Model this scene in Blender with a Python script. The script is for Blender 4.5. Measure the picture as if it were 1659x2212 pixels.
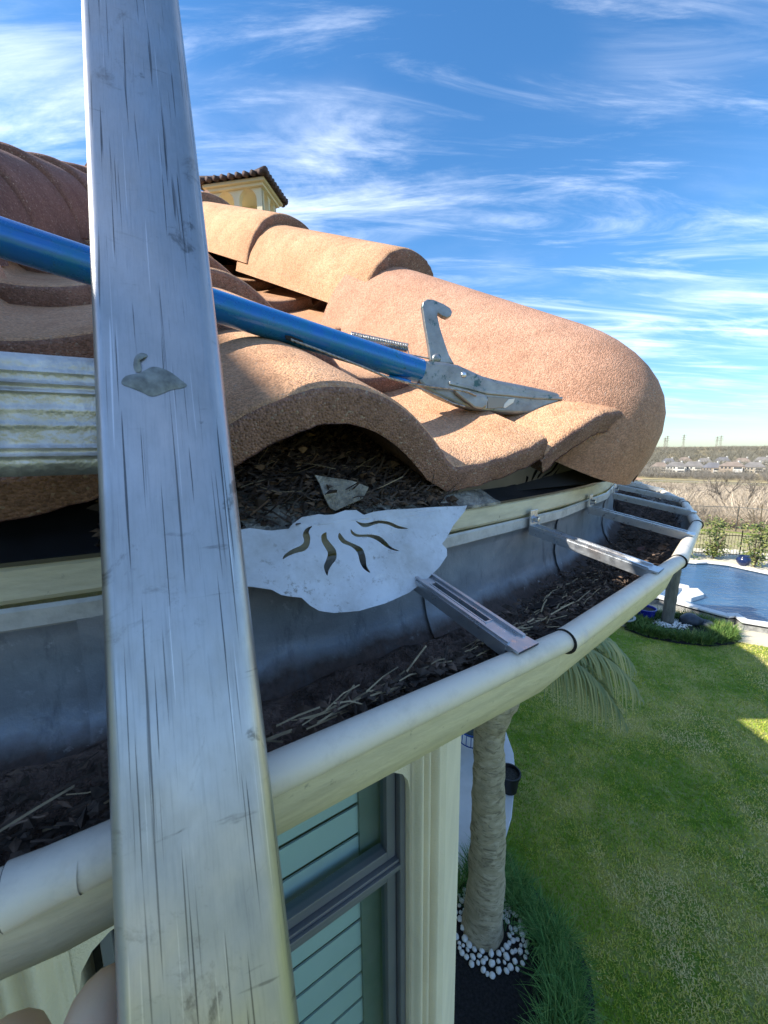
import bpy, bmesh, math, random
import numpy as np
from mathutils import Vector, Matrix
R_ = math.radians
rnd = random.Random(7)
for o in list(bpy.data.objects): bpy.data.objects.remove(o, do_unlink=True)
SC = bpy.context.scene
COL = SC.collection

# ---------------------------------------------------------------- camera
F, CX, CY = 831., 829.5, 1106.            # focal length in pixels of a 1659 x 2212 picture
PITCH, ROLL = R_(9.3), R_(0.6)
FWD = Vector((0, math.cos(PITCH), -math.sin(PITCH)))
_r0 = Vector((1, 0, 0)); _u0 = _r0.cross(FWD)
RGT = math.cos(ROLL)*_r0 - math.sin(ROLL)*_u0
UPV = math.cos(ROLL)*_u0 + math.sin(ROLL)*_r0
cam = bpy.data.cameras.new('camera'); camo = bpy.data.objects.new('camera', cam); COL.objects.link(camo)
cam.sensor_fit = 'HORIZONTAL'; cam.sensor_width = 36; cam.lens = 36*F/1659
cam.clip_start = .004; cam.clip_end = 6000
m3 = Matrix((RGT, UPV, -FWD)).transposed()
camo.matrix_world = m3.to_4x4()
cam.dof.use_dof = True; cam.dof.focus_distance = .42; cam.dof.aperture_fstop = 48
SC.camera = camo
def ray(u, v): return FWD + RGT*((u-CX)/F) + UPV*((CY-v)/F)
def onz(u, v, z): r = ray(u, v); return r*(z/r.z)
def onplane(u, v, p0, n): r = ray(u, v); return r*(p0.dot(n)/r.dot(n))
def proj(p):
    d = p.dot(FWD); return CX+F*p.dot(RGT)/d, CY-F*p.dot(UPV)/d

# ---------------------------------------------------------------- sun and sky
SUN_EL = R_(37); sh = Vector((-.98, -.18, 0)).normalized()
SDIR = sh*math.cos(SUN_EL) + Vector((0, 0, math.sin(SUN_EL)))
sl = bpy.data.lights.new('sun', 'SUN'); sl.energy = 3.5; sl.angle = R_(.5); sl.color = (1, .93, .82)
so = bpy.data.objects.new('sun', sl); COL.objects.link(so); so.rotation_euler = SDIR.to_track_quat('Z', 'Y').to_euler()
W = bpy.data.worlds.new('World'); SC.world = W; W.use_nodes = True
nt = W.node_tree; nt.nodes.clear(); N = nt.nodes.new; L = nt.links.new
wo = N('ShaderNodeOutputWorld'); bg = N('ShaderNodeBackground'); bg.inputs[1].default_value = .15
sky = N('ShaderNodeTexSky'); sky.sky_type = 'NISHITA'; sky.sun_disc = False
sky.sun_elevation = SUN_EL; sky.sun_rotation = math.atan2(sh.x, sh.y)
sky.air_density = 1.0; sky.dust_density = .3; sky.ozone_density = 2.0; sky.altitude = 200
def wmath(op, a, b=None, c=None):
    n = N('ShaderNodeMath'); n.operation = op
    for i, x in enumerate((a, b, c)):
        if x is None: continue
        if isinstance(x, (int, float)): n.inputs[i].default_value = x
        else: L(x, n.inputs[i])
    return n.outputs[0]
tc = N('ShaderNodeTexCoord'); sx = N('ShaderNodeSeparateXYZ'); L(tc.outputs['Generated'], sx.inputs[0])
# cirrus on a flat layer high above: direction / height
zz = wmath('ADD', wmath('MAXIMUM', sx.outputs[2], 0.0), .12)
cx = N('ShaderNodeCombineXYZ'); L(wmath('DIVIDE', sx.outputs[0], zz), cx.inputs[0]); L(wmath('DIVIDE', sx.outputs[1], zz), cx.inputs[1])
def wnoise(scale, rot, sc, loc, detail, rough, dist):
    mp = N('ShaderNodeMapping'); mp.inputs['Rotation'].default_value = (0, 0, R_(rot)); mp.inputs['Scale'].default_value = sc
    mp.inputs['Location'].default_value = loc
    L(cx.outputs[0], mp.inputs[0]); n = N('ShaderNodeTexNoise'); L(mp.outputs[0], n.inputs['Vector'])
    n.inputs['Scale'].default_value = scale; n.inputs['Detail'].default_value = detail; n.inputs['Roughness'].default_value = rough
    n.inputs['Distortion'].default_value = dist
    return n.outputs[0]
def wramp(x, lo, hi):
    m = N('ShaderNodeMapRange'); m.interpolation_type = 'SMOOTHSTEP'; L(x, m.inputs[0])
    m.inputs[1].default_value = lo; m.inputs[2].default_value = hi; return m.outputs[0]
big = wramp(wnoise(.9, 25, (1, 1.5, 1), (3.1, 1.4, 0), 3, .5, .3), .40, .76)
wisp = wramp(wnoise(2.1, -50, (.42, 1.7, 1), (.4, 2.2, 0), 12, .64, .9), .40, .82)
low = wramp(wnoise(1.6, 62, (.5, 1.5, 1), (5.2, .3, 0), 9, .6, .6), .47, .8)
lowmask = wmath('MULTIPLY', wramp(sx.outputs[2], .5, .1), low)
thin = wramp(wnoise(2.6, -38, (.30, 2.0, 1), (7.3, 1.1, 0), 12, .66, .7), .47, .80)
cl = wmath('ADD', wmath('ADD', wmath('MULTIPLY', big, wisp), wmath('MULTIPLY', thin, .36)), wmath('MULTIPLY', lowmask, .35))
cl = wmath('MINIMUM', wmath('MULTIPLY', cl, 1.0), .7)
cl = wmath('MULTIPLY', cl, wramp(sx.outputs[2], .0, .17))
mixc = N('ShaderNodeMix'); mixc.data_type = 'RGBA'; L(cl, mixc.inputs['Factor'])
hs = N('ShaderNodeHueSaturation'); hs.inputs['Saturation'].default_value = 1.28; hs.inputs['Value'].default_value = .66; L(sky.outputs[0], hs.inputs['Color'])
hz = N('ShaderNodeMix'); hz.data_type = 'RGBA'; hz.blend_type = 'MULTIPLY'; L(wramp(sx.outputs[2], .42, -.02), hz.inputs['Factor'])
L(hs.outputs[0], hz.inputs['A']); hz.inputs['B'].default_value = (.44, .55, .72, 1); L(hz.outputs['Result'], mixc.inputs['A']); mixc.inputs['B'].default_value = (5.6, 5.8, 6.1, 1)
L(mixc.outputs['Result'], bg.inputs[0]); L(bg.outputs[0], wo.inputs[0])
vs = SC.view_settings; vs.view_transform = 'Standard'; vs.look = 'None'; vs.gamma = 1; vs.use_curve_mapping = False
vs.exposure = 1.45
SC.cycles.use_denoising = True
SC.cycles.max_bounces = 7; SC.cycles.diffuse_bounces = 4; SC.cycles.glossy_bounces = 4; SC.cycles.caustics_reflective = False; SC.cycles.caustics_refractive = False

# ---------------------------------------------------------------- helpers
def tag(o, label=None, cat=None, group=None, kind=None):
    if label: o['label'] = label
    if cat: o['category'] = cat
    if group: o['group'] = group
    if kind: o['kind'] = kind
    return o
def empty(name, loc=(0, 0, 0), parent=None):
    o = bpy.data.objects.new(name, None); COL.objects.link(o); o.location = loc; o.empty_display_size = .05
    if parent: setpar(o, parent)
    return o
def setpar(o, parent):
    o.parent = parent
    bpy.context.view_layer.update() if False else None
    o.matrix_parent_inverse = wmat(parent).inverted()
def wmat(o):
    m = o.matrix_basis.copy()
    if o.parent: m = wmat(o.parent) @ o.matrix_parent_inverse @ m
    return m
def link(name, me, mat=None, parent=None, smooth=False):
    o = bpy.data.objects.new(name, me); COL.objects.link(o)
    if mat is not None:
        for m in (mat if isinstance(mat, (list, tuple)) else [mat]): me.materials.append(m)
    if smooth: me.shade_smooth()
    if parent: setpar(o, parent)
    return o
def mesh(name, v, f, mat=None, parent=None, smooth=False, mi=None):
    me = bpy.data.meshes.new(name); me.from_pydata([tuple(p) for p in v], [], [tuple(q) for q in f]); 
    if mi is not None:
        me.polygons.foreach_set('material_index', mi)
    me.update()
    return link(name, me, mat, parent, smooth)
class MB:
    """collects shapes for one mesh"""
    def __init__(s): s.v = []; s.f = []; s.m = []
    def add(s, v, f, m=0):
        b = len(s.v); s.v += [Vector(p) for p in v]; s.f += [[b+i for i in q] for q in f]; s.m += [m]*len(f); return s
    def box(s, c, h, M=None, m=0):
        v = [Vector((c[0]+sx*h[0], c[1]+sy*h[1], c[2]+sz*h[2])) for sz in (-1, 1) for sy in (-1, 1) for sx in (-1, 1)]
        if M is not None: v = [M @ p for p in v]
        return s.add(v, [(0, 2, 3, 1), (4, 5, 7, 6), (0, 1, 5, 4), (1, 3, 7, 5), (3, 2, 6, 7), (2, 0, 4, 6)], m)
    def tube(s, pts, rad, n=8, caps=True, m=0, up=None):
        pts = [Vector(p) for p in pts]; k = len(pts); rr = rad if isinstance(rad, (list, tuple)) else [rad]*k
        t0 = (pts[1]-pts[0]).normalized(); a = Vector((0, 0, 1)) if abs(t0.z) < .9 else Vector((1, 0, 0))
        if up is not None: a = up
        x = (a - t0*a.dot(t0)).normalized(); v = []
        for i, p in enumerate(pts):
            t = (pts[min(i+1, k-1)]-pts[max(i-1, 0)]).normalized()
            x = (x - t*x.dot(t)).normalized(); y = t.cross(x)
            v += [p + (x*math.cos(2*math.pi*j/n) + y*math.sin(2*math.pi*j/n))*rr[i] for j in range(n)]
        f = [(i*n+j, i*n+(j+1) % n, (i+1)*n+(j+1) % n, (i+1)*n+j) for i in range(k-1) for j in range(n)]
        if caps: f += [tuple(range(n-1, -1, -1)), tuple(range((k-1)*n, k*n))]
        return s.add(v, f, m)
    def lathe(s, prof, n=24, M=None, m=0):
        v = [Vector((r*math.cos(2*math.pi*j/n), r*math.sin(2*math.pi*j/n), z)) for r, z in prof for j in range(n)]
        if M is not None: v = [M @ p for p in v]
        return s.add(v, [(i*n+j, i*n+(j+1) % n, (i+1)*n+(j+1) % n, (i+1)*n+j) for i in range(len(prof)-1) for j in range(n)], m)
    def prism(s, poly, a, b, m=0):
        """poly: list of Vectors; a,b: offset vectors of the two faces"""
        n = len(poly); v = [p+a for p in poly]+[p+b for p in poly]
        return s.add(v, [tuple(range(n)), tuple(range(2*n-1, n-1, -1))]+[(i, n+i, n+(i+1) % n, (i+1) % n) for i in range(n)], m)
    def build(s, name, mat=None, parent=None, smooth=False, bevel=0):
        o = mesh(name, s.v, s.f, mat, parent, smooth, s.m)
        if bevel:
            b = o.modifiers.new('bevel', 'BEVEL'); b.width = bevel; b.segments = 2; b.limit_method = 'ANGLE'
        return o
def recalc(o):
    bm = bmesh.new(); bm.from_mesh(o.data); bmesh.ops.recalc_face_normals(bm, faces=bm.faces); bm.to_mesh(o.data); bm.free()
def smooth_angle(o, deg=40):
    o.data.shade_smooth()
    bm = bmesh.new(); bm.from_mesh(o.data)
    for e in bm.edges:
        if len(e.link_faces) == 2 and e.calc_face_angle(0) > R_(deg): e.smooth = False
    bm.to_mesh(o.data); bm.free()

# ---------------------------------------------------------------- materials
MATS = {}
class NT:
    def __init__(s, name):
        s.mat = bpy.data.materials.new(name); s.mat.use_nodes = True; s.t = s.mat.node_tree
        s.bsdf = s.t.nodes['Principled BSDF']; s.tc = s.t.nodes.new('ShaderNodeTexCoord')
    def n(s, t): return s.t.nodes.new(t)
    def set(s, sock, x):
        if isinstance(x, bpy.types.NodeSocket): s.t.links.new(x, sock)
        else: sock.default_value = (*x, 1) if isinstance(x, tuple) and len(x) == 3 and sock.type == 'RGBA' else x
    def noise(s, scale, detail=4, rough=.55, dist=0, stretch=None, rot=None, kind='noise', coord='Object', out=0):
        v = s.tc.outputs[coord]
        if stretch or rot:
            mp = s.n('ShaderNodeMapping'); s.t.links.new(v, mp.inputs[0]); v = mp.outputs[0]
            if stretch: mp.inputs['Scale'].default_value = stretch
            if rot: mp.inputs['Rotation'].default_value = rot
        if kind == 'noise':
            q = s.n('ShaderNodeTexNoise'); q.inputs['Detail'].default_value = detail; q.inputs['Roughness'].default_value = rough; q.inputs['Distortion'].default_value = dist
        else:
            q = s.n('ShaderNodeTexVoronoi')
            if kind == 'edge': q.feature = 'DISTANCE_TO_EDGE'
        q.inputs['Scale'].default_value = scale
        s.t.links.new(v, q.inputs['Vector'])
        return q.outputs[out]
    def ramp(s, x, lo, hi, a=0., b=1.):
        m = s.n('ShaderNodeMapRange'); s.t.links.new(x, m.inputs[0]); m.inputs[1].default_value = lo; m.inputs[2].default_value = hi
        m.inputs[3].default_value = a; m.inputs[4].default_value = b; return m.outputs[0]
    def math(s, op, a, b=0.):
        m = s.n('ShaderNodeMath'); m.operation = op; s.set(m.inputs[0], a); s.set(m.inputs[1], b); return m.outputs[0]
    def mix(s, f, a, b, mode='MIX'):
        m = s.n('ShaderNodeMix'); m.data_type = 'RGBA'; m.blend_type = mode; s.set(m.inputs['Factor'], f); s.set(m.inputs['A'], a); s.set(m.inputs['B'], b)
        return m.outputs['Result']
    def bump(s, h, strength, dist, prev=None):
        b = s.n('ShaderNodeBump'); s.t.links.new(h, b.inputs['Height']); b.inputs['Strength'].default_value = strength; b.inputs['Distance'].default_value = dist
        if prev is not None: s.t.links.new(prev, b.inputs['Normal'])
        return b.outputs[0]
    def sep(s, coord='Object'):
        q = s.n('ShaderNodeSeparateXYZ'); s.t.links.new(s.tc.outputs[coord], q.inputs[0]); return q.outputs
    def out(s, color=None, rough=None, metal=None, normal=None, spec=None, **kw):
        b = s.bsdf.inputs
        for k, x in (('Base Color', color), ('Roughness', rough), ('Metallic', metal), ('Normal', normal), ('Specular IOR Level', spec)):
            if x is not None: s.set(b[k], x)
        for k, x in kw.items(): s.set(b[k.replace('_', ' ')], x)
        return s.mat
def simple(name, c, rough=.6, metal=0, var=.15, scale=8., bump=0., bscale=60., spec=None, **kw):
    t = NT(name); d = tuple(x*(1-var) for x in c); l = tuple(min(1, x*(1+var)) for x in c)
    col = t.mix(t.ramp(t.noise(scale, 5), .35, .65), d, l)
    nm = t.bump(t.noise(bscale, 4), bump, .02) if bump else None
    return t.out(col, rough, metal, nm, spec, **kw)

def tile_mat(name, lo, hi, grit, bump):
    t = NT(name)
    oi = t.n('ShaderNodeObjectInfo')
    vor = t.noise(grit, kind='vor', out=1); sep = t.n('ShaderNodeSeparateColor'); t.t.links.new(vor, sep.inputs[0])
    base = t.mix(t.ramp(t.noise(14, 5, .6), .3, .7), lo, hi)
    base = t.mix(t.math('MULTIPLY', t.ramp(t.noise(55, 6, .7), .52, .75), .35), base, tuple(x*.5 for x in lo))
    base = t.mix(t.math('MULTIPLY', t.ramp(t.noise(8, 7, .7, .6), .54, .72), .4), base, tuple(x*.45 for x in lo))
    gl = t.ramp(sep.outputs[0], 0, 1, .75, 1.25)
    gc = t.n('ShaderNodeCombineXYZ'); 
    for i in range(3): t.t.links.new(gl, gc.inputs[i])
    col = t.mix(1.0, base, gc.outputs[0], 'MULTIPLY')
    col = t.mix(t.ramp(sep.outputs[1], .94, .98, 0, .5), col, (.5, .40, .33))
    orr = t.ramp(oi.outputs['Random'], 0, 1, .88, 1.08); oc = t.n('ShaderNodeCombineXYZ')
    for i in range(3): t.t.links.new(orr, oc.inputs[i])
    col = t.mix(1.0, col, oc.outputs[0], 'MULTIPLY')
    d = t.noise(grit, kind='vor', out=0)
    b1 = t.bump(t.ramp(d, 0, .7, 1, 0), bump, .0016)
    b2 = t.bump(t.noise(38, 5, .6), .35, .004, b1)
    return t.out(col, .9, 0, b2, .2)
M = MATS
M['tile'] = tile_mat('tile_top', (.51, .275, .155), (.65, .39, .235), 620, .42)
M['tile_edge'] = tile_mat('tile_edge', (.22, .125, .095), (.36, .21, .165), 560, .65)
M['tile_hip'] = tile_mat('tile_hip', (.43, .235, .155), (.56, .325, .225), 680, .4)
M['tile_far'] = simple('tile_far', (.33, .17, .11), .9, var=.35, scale=3)
M['dark_tile'] = simple('dark_tile', (.075, .045, .04), .8, var=.4, scale=9)
M['deck_dark'] = simple('underlayment', (.02, .018, .016), .95)
M['stucco'] = simple('cream_stucco', (.76, .70, .53), .85, var=.07, scale=5, bump=.25, bscale=260)
M['stucco_yellow'] = simple('yellow_stucco', (.70, .61, .41), .85, var=.06, scale=2)
def fascia_m():
    t = NT('fascia_paint'); col = t.mix(t.ramp(t.noise(30, 6, .6, stretch=(1, 1, 5)), .4, .68), (.72, .66, .46), (.58, .53, .37))
    col = t.mix(t.ramp(t.noise(120, 5, .7), .62, .72, 0, .7), col, (.22, .2, .14))
    return t.out(col, .55, 0, t.bump(t.noise(90, 5, stretch=(1, 1, 4)), .2, .003))
M['fascia'] = fascia_m()
def flange_m():
    t = NT('gutter_flange_paint'); col = t.mix(t.ramp(t.noise(60, 6, .65), .45, .75), (.62, .61, .55), (.40, .39, .34))
    return t.out(col, .5, .1, t.bump(t.noise(150, 3), .25, .002))
M['flange'] = flange_m()
def trough_m():
    t = NT('gutter_metal')
    n1 = t.noise(16, 6, .6); n2 = t.noise(240, 5, .7)
    col = t.mix(t.ramp(n1, .35, .7), (.47, .48, .47), (.30, .32, .33))
    z = t.sep()[2]
    zz = t.math('ADD', z, t.ramp(t.noise(28, 6, .65), 0, 1, -.012, .012))
    # dried silt line, then brown silt stain below it
    line = t.math('MULTIPLY', t.ramp(zz, -.128, -.135), t.ramp(zz, -.150, -.140))
    col = t.mix(t.math('MULTIPLY', line, t.ramp(n2, .3, .6)), col, (.36, .40, .44))
    col = t.mix(t.ramp(zz, -.138, -.150), col, t.mix(t.ramp(n2, .35, .7), (.10, .075, .062), (.17, .12, .10)))
    rough = t.ramp(zz, -.138, -.148, .38, .9)
    metal = t.ramp(zz, -.133, -.143, .3, 0)
    st = t.noise(60, 7, .75, stretch=(1, 1, .25)); col = t.mix(t.math('MULTIPLY', t.ramp(st, .54, .68), .55), col, (.13, .14, .15))
    ox = t.noise(95, 8, .8); col = t.mix(t.math('MULTIPLY', t.ramp(ox, .58, .66), t.ramp(t.noise(12, 3), .45, .6)), col, (.55, .57, .57))
    return t.out(col, rough, metal, t.bump(n2, .2, .002, t.bump(t.noise(9, 3), .5, .02)))
M['trough'] = trough_m()
def bead_m():
    t = NT('gutter_bead_paint'); n = t.noise(70, 6, .7)
    col = t.mix(t.ramp(n, .5, .8), (.76, .69, .57), (.58, .52, .43))
    sc = t.noise(900, 3, .6, stretch=(1, 1, .5)); mask = t.ramp(t.noise(26, 3, .5), .66, .70)
    col = t.mix(t.math('MULTIPLY', mask, t.ramp(sc, .55, .6)), col, (.10, .10, .11))
    return t.out(col, .45, 0, t.bump(t.noise(400, 4), .1, .001))
M['bead'] = bead_m()
M['black'] = simple('dark_gap', (.012, .012, .012), .8)
def galv_m(name, a, b, rough=.32):
    t = NT(name); n = t.noise(70, 6, .65, stretch=(1, 1, 1)); col = t.mix(t.ramp(n, .3, .7), a, b)
    col = t.mix(t.math('MULTIPLY', t.ramp(t.noise(22, 4), .6, .75), .5), col, (.42, .30, .24))
    return t.out(col, t.ramp(t.noise(180, 4), .3, .7, rough-.08, rough+.15), .85, t.bump(t.noise(300, 3), .06, .001))
M['galv'] = galv_m('hanger_metal', (.50, .54, .58), (.66, .68, .70))
M['zinc'] = simple('zinc_screw', (.6, .63, .66), .28, .95, var=.2, scale=200)
def plate_m():
    t = NT('bird_stop_metal'); a = t.noise(24, 7, .7); b = t.noise(160, 6, .75)
    col = t.mix(t.ramp(a, .42, .72), (.70, .72, .73), (.46, .46, .44))
    col = t.mix(t.math('MULTIPLY', t.ramp(b, .56, .66), t.ramp(t.noise(18, 4), .4, .62)), col, (.26, .23, .18))
    return t.out(col, t.ramp(a, .3, .7, .32, .6), .35, t.bump(a, .12, .006))
M['plate'] = plate_m()
M['plate_dirty'] = simple('dirty_plate', (.30, .28, .23), .7, .1, var=.6, scale=55, bump=.4, bscale=200)
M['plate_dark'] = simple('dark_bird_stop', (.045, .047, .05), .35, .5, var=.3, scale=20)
M['silt'] = simple('silt', (.17, .115, .09), .95, var=.5, scale=60, bump=1.0, bscale=160)
M['litter'] = simple('leaf_litter', (.070, .050, .037), .9, var=.7, scale=90)
M['straw'] = simple('dry_straw', (.36, .27, .15), .7, var=.6, scale=50)
M['leaf_dark'] = simple('wet_leaf', (.022, .018, .018), .5, var=.5, scale=60)
def ladder_m():
    t = NT('ladder_aluminium')
    v = t.tc.outputs['UV']
    def nz(scale, st, det=5, ro=.6, di=0):
        mp = t.n('ShaderNodeMapping'); t.t.links.new(v, mp.inputs[0]); mp.inputs['Scale'].default_value = st
        q = t.n('ShaderNodeTexNoise'); t.t.links.new(mp.outputs[0], q.inputs['Vector']); q.inputs['Scale'].default_value = scale
        q.inputs['Detail'].default_value = det; q.inputs['Roughness'].default_value = ro; q.inputs['Distortion'].default_value = di; return q.outputs[0]
    streak = nz(420, (1, .03, 1), 7, .75, .5)
    cloud = nz(38, (1, .6, 1), 6, .65)
    blot = nz(40, (1, .8, 1), 7, .7, .8)
    cross = nz(210, (.12, 1, 1), 5, .6, 1.2)
    col = t.mix(t.ramp(cloud, .3, .72), (.53, .54, .55), (.37, .38, .39))
    fine = nz(1500, (1, .05, 1), 4, .6, .3)
    col = t.mix(t.math('MULTIPLY', t.ramp(streak, .58, .72), .35), col, (.11, .125, .14))
    col = t.mix(t.math('MULTIPLY', t.ramp(fine, .5, .75), .2), col, (.16, .18, .20))
    col = t.mix(t.math('MULTIPLY', t.ramp(cross, .64, .72), t.ramp(cloud, .45, .55, 0, .6)), col, (.12, .12, .12))
    col = t.mix(t.math('MULTIPLY', t.ramp(blot, .62, .68), .6), col, (.07, .07, .065))
    col = t.mix(t.math('MULTIPLY', t.ramp(streak, .36, .28), .5), col, (.66, .67, .68))
    def scr(rot, thr, seed, colr, amt):
        nonlocal col
        mp = t.n('ShaderNodeMapping'); t.t.links.new(v, mp.inputs[0]); mp.inputs['Rotation'].default_value = (0, 0, R_(rot)); mp.inputs['Scale'].default_value = (1, .012, 1); mp.inputs['Location'].default_value = (seed, seed*.37, 0)
        q = t.n('ShaderNodeTexNoise'); t.t.links.new(mp.outputs[0], q.inputs['Vector']); q.inputs['Scale'].default_value = 900; q.inputs['Detail'].default_value = 1; q.inputs['Distortion'].default_value = .15
        col = t.mix(t.math('MULTIPLY', t.ramp(q.outputs[0], thr, thr+.03), amt), col, colr)
    scr(3, .68, 1.3, (.05, .055, .06), .8); scr(-4, .69, 2.9, (.06, .06, .06), .7); scr(11, .70, 5.1, (.06, .06, .06), .6); scr(-16, .71, 7.7, (.75, .76, .77), .7); scr(1, .70, 9.9, (.72, .73, .75), .5); scr(70, .71, 4.4, (.08, .08, .08), .6)
    grime = nz(30, (1, .8, 1), 8, .8, 1.5); col = t.mix(t.math('MULTIPLY', t.ramp(grime, .57, .70), .55), col, (.13, .115, .10))
    rough = t.ramp(cloud, .3, .7, .30, .46)
    return t.out(col, rough, .88, t.bump(fine, .08, .0004, t.bump(nz(14, (1, 1, 1), 3), .25, .004)))
M['ladder'] = ladder_m()
M['rung'] = simple('rung_aluminium', (.54, .52, .50), .5, .7, var=.35, scale=45, bump=.2, bscale=150)
M['pebble_mark'] = simple('dried_sealant', (.20, .215, .21), .5, .2, var=.35, scale=260)
def pole_m():
    t = NT('blue_pole_paint')
    a = t.noise(60, 6, .65, stretch=(1, 1, 1)); col = t.mix(t.ramp(a, .4, .65), (.006, .17, .56), (.004, .20, .44))
    col = t.mix(t.math('MULTIPLY', t.ramp(t.noise(150, 6, .75), .60, .68), t.ramp(t.noise(22, 3), .48, .6)), col, (.02, .11, .10))
    col = t.mix(t.ramp(t.noise(420, 5, .8), .70, .74), col, (.45, .5, .52))
    return t.out(col, t.ramp(a, .3, .7, .2, .34), .25, t.bump(a, .05, .001), Coat_Weight=.3)
M['pole'] = pole_m()
def cast_m():
    t = NT('cast_metal'); a = t.noise(45, 6, .65); col = t.mix(t.ramp(a, .35, .65), (.36, .38, .39), (.24, .26, .28))
    col = t.mix(t.math('MULTIPLY', t.ramp(t.noise(75, 6, .7), .57, .64), .8), col, (.02, .10, .11))
    return t.out(col, t.ramp(a, .3, .7, .34, .55), .75, t.bump(t.noise(260, 4), .3, .001))
M['cast'] = cast_m()
M['steel_wire'] = simple('steel_wire', (.42, .41, .39), .35, .9, var=.3, scale=300)
def skin_m():
    t = NT('skin'); col = t.mix(t.ramp(t.noise(60, 5), .35, .65), (.92, .58, .38), (.96, .68, .48))
    return t.out(col, .5, 0, t.bump(t.noise(500, 4), .15, .001), Subsurface_Weight=.15)
M['skin'] = skin_m()
M['window_frame'] = simple('window_frame_paint', (.17, .18, .20), .35, .2, var=.08)
def glass_m():
    t = NT('window_glass')
    g = t.n('ShaderNodeBsdfGlass'); g.inputs['IOR'].default_value = 1.02; g.inputs['Roughness'].default_value = 0
    gl = t.n('ShaderNodeBsdfGlossy'); gl.inputs['Roughness'].default_value = .02
    tr = t.n('ShaderNodeBsdfTransparent'); tr.inputs[0].default_value = (.84, .92, .92, 1)
    fr = t.n('ShaderNodeFresnel'); ge = t.n('ShaderNodeNewGeometry'); t.t.links.new(t.ramp(ge.outputs['Backfacing'], 0, 1, 1.45, 1/1.45), fr.inputs['IOR'])
    mx = t.n('ShaderNodeMixShader'); t.t.links.new(fr.outputs[0], mx.inputs[0]); t.t.links.new(tr.outputs[0], mx.inputs[1]); t.t.links.new(gl.outputs[0], mx.inputs[2])
    o = t.t.nodes['Material Output']; t.t.links.new(mx.outputs[0], o.inputs[0]); return t.mat
M['glass'] = glass_m()
M['shutter'] = simple('shutter_white', (.70, .74, .74), .5, var=.03)

# ---------------------------------------------------------------- turret frame
# near measurements are in units of 0.62 m (K); centre of the round bay roof and the angles round it
K = .62
CC = Vector((-1.546, 2.690, 0))
def cyl(r, az, z): a = R_(az); return Vector((CC.x+r*math.cos(a), CC.y+r*math.sin(a), z))*K
GZ = -5.2                                    # ground level

# ---------------------------------------------------------------- house: round bay
house = empty('house', (CC.x*K, CC.y*K, GZ))
tag(house, 'cream stucco house whose round tiled bay fills the picture', 'house')
SLOPE = .54; TH = math.atan(SLOPE)
HIP0 = -42.; FSTEP = 30.
def facet_frame(az):
    a = R_(az); n = Vector((math.cos(a), math.sin(a), 0)); t = Vector((-math.sin(a), math.cos(a), 0)); return n, t
# roof deck under the tiles
apex_z = -.075 + SLOPE*2.70
rv = [Vector((CC.x, CC.y, apex_z))*K]; 
for i in range(12):
    rv.append(cyl(2.66/math.cos(R_(15)), HIP0+FSTEP*i, -.075+.0))
roof = mesh('roof', rv, [(0, 1+i, 1+(i+1) % 12) for i in range(12)], M['deck_dark'], house)

PER = .55
def prof(x):
    if abs(x) < .18: 
        c = math.cos(math.pi/2*x/.18); return .096*(c**.92)
    if x > .18: return .043*max(0, (x-.2)/.17)**1.7
    return 0.
def s_tile(nx, ny, length, tk, seed):
    """one S shaped tile: x across, y up the slope, z out of it; the nose is at y = 0"""
    rr = random.Random(seed)
    xs = [-.175 + (.37+.175)*i/nx for i in range(nx+1)]
    ys = [0, .004, .012] + [.012+(length-.012)*(j/ny)**1.0 for j in range(1, ny+1)]
    dz = [-.010, -.003, 0] + [0]*ny
    v = []; f = []; mi = []
    jit = [rr.uniform(-.0022, .0022) for _ in xs]
    for lay in (0, 1):
        for j, y in enumerate(ys):
            for i, x in enumerate(xs):
                e = .5*(prof(x+.004)-prof(x-.004))/.004; e = max(-1.4, min(1.4, e))
                nrm = Vector((-e, 0, 1)).normalized()
                p = Vector((x, y, prof(x)))
                if lay: p = p - nrm*tk; p.y += (.006 if j == 0 else 0)
                else: p = p + nrm*dz[j]
                if j < 2: p.y += jit[i]
                v.append(p)
    w = len(xs); n1 = w*len(ys)
    for j in range(len(ys)-1):
        for i in range(w-1):
            a = j*w+i
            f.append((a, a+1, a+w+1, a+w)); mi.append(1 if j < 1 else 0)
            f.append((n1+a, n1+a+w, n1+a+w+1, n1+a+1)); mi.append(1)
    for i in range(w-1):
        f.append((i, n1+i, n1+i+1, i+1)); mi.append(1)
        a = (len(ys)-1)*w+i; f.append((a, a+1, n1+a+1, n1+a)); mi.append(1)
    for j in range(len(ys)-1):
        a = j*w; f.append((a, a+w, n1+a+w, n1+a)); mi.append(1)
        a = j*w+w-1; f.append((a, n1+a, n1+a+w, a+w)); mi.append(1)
    return v, f, mi
EXH = .31; TK = .042
EXS = EXH/math.cos(TH)
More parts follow.
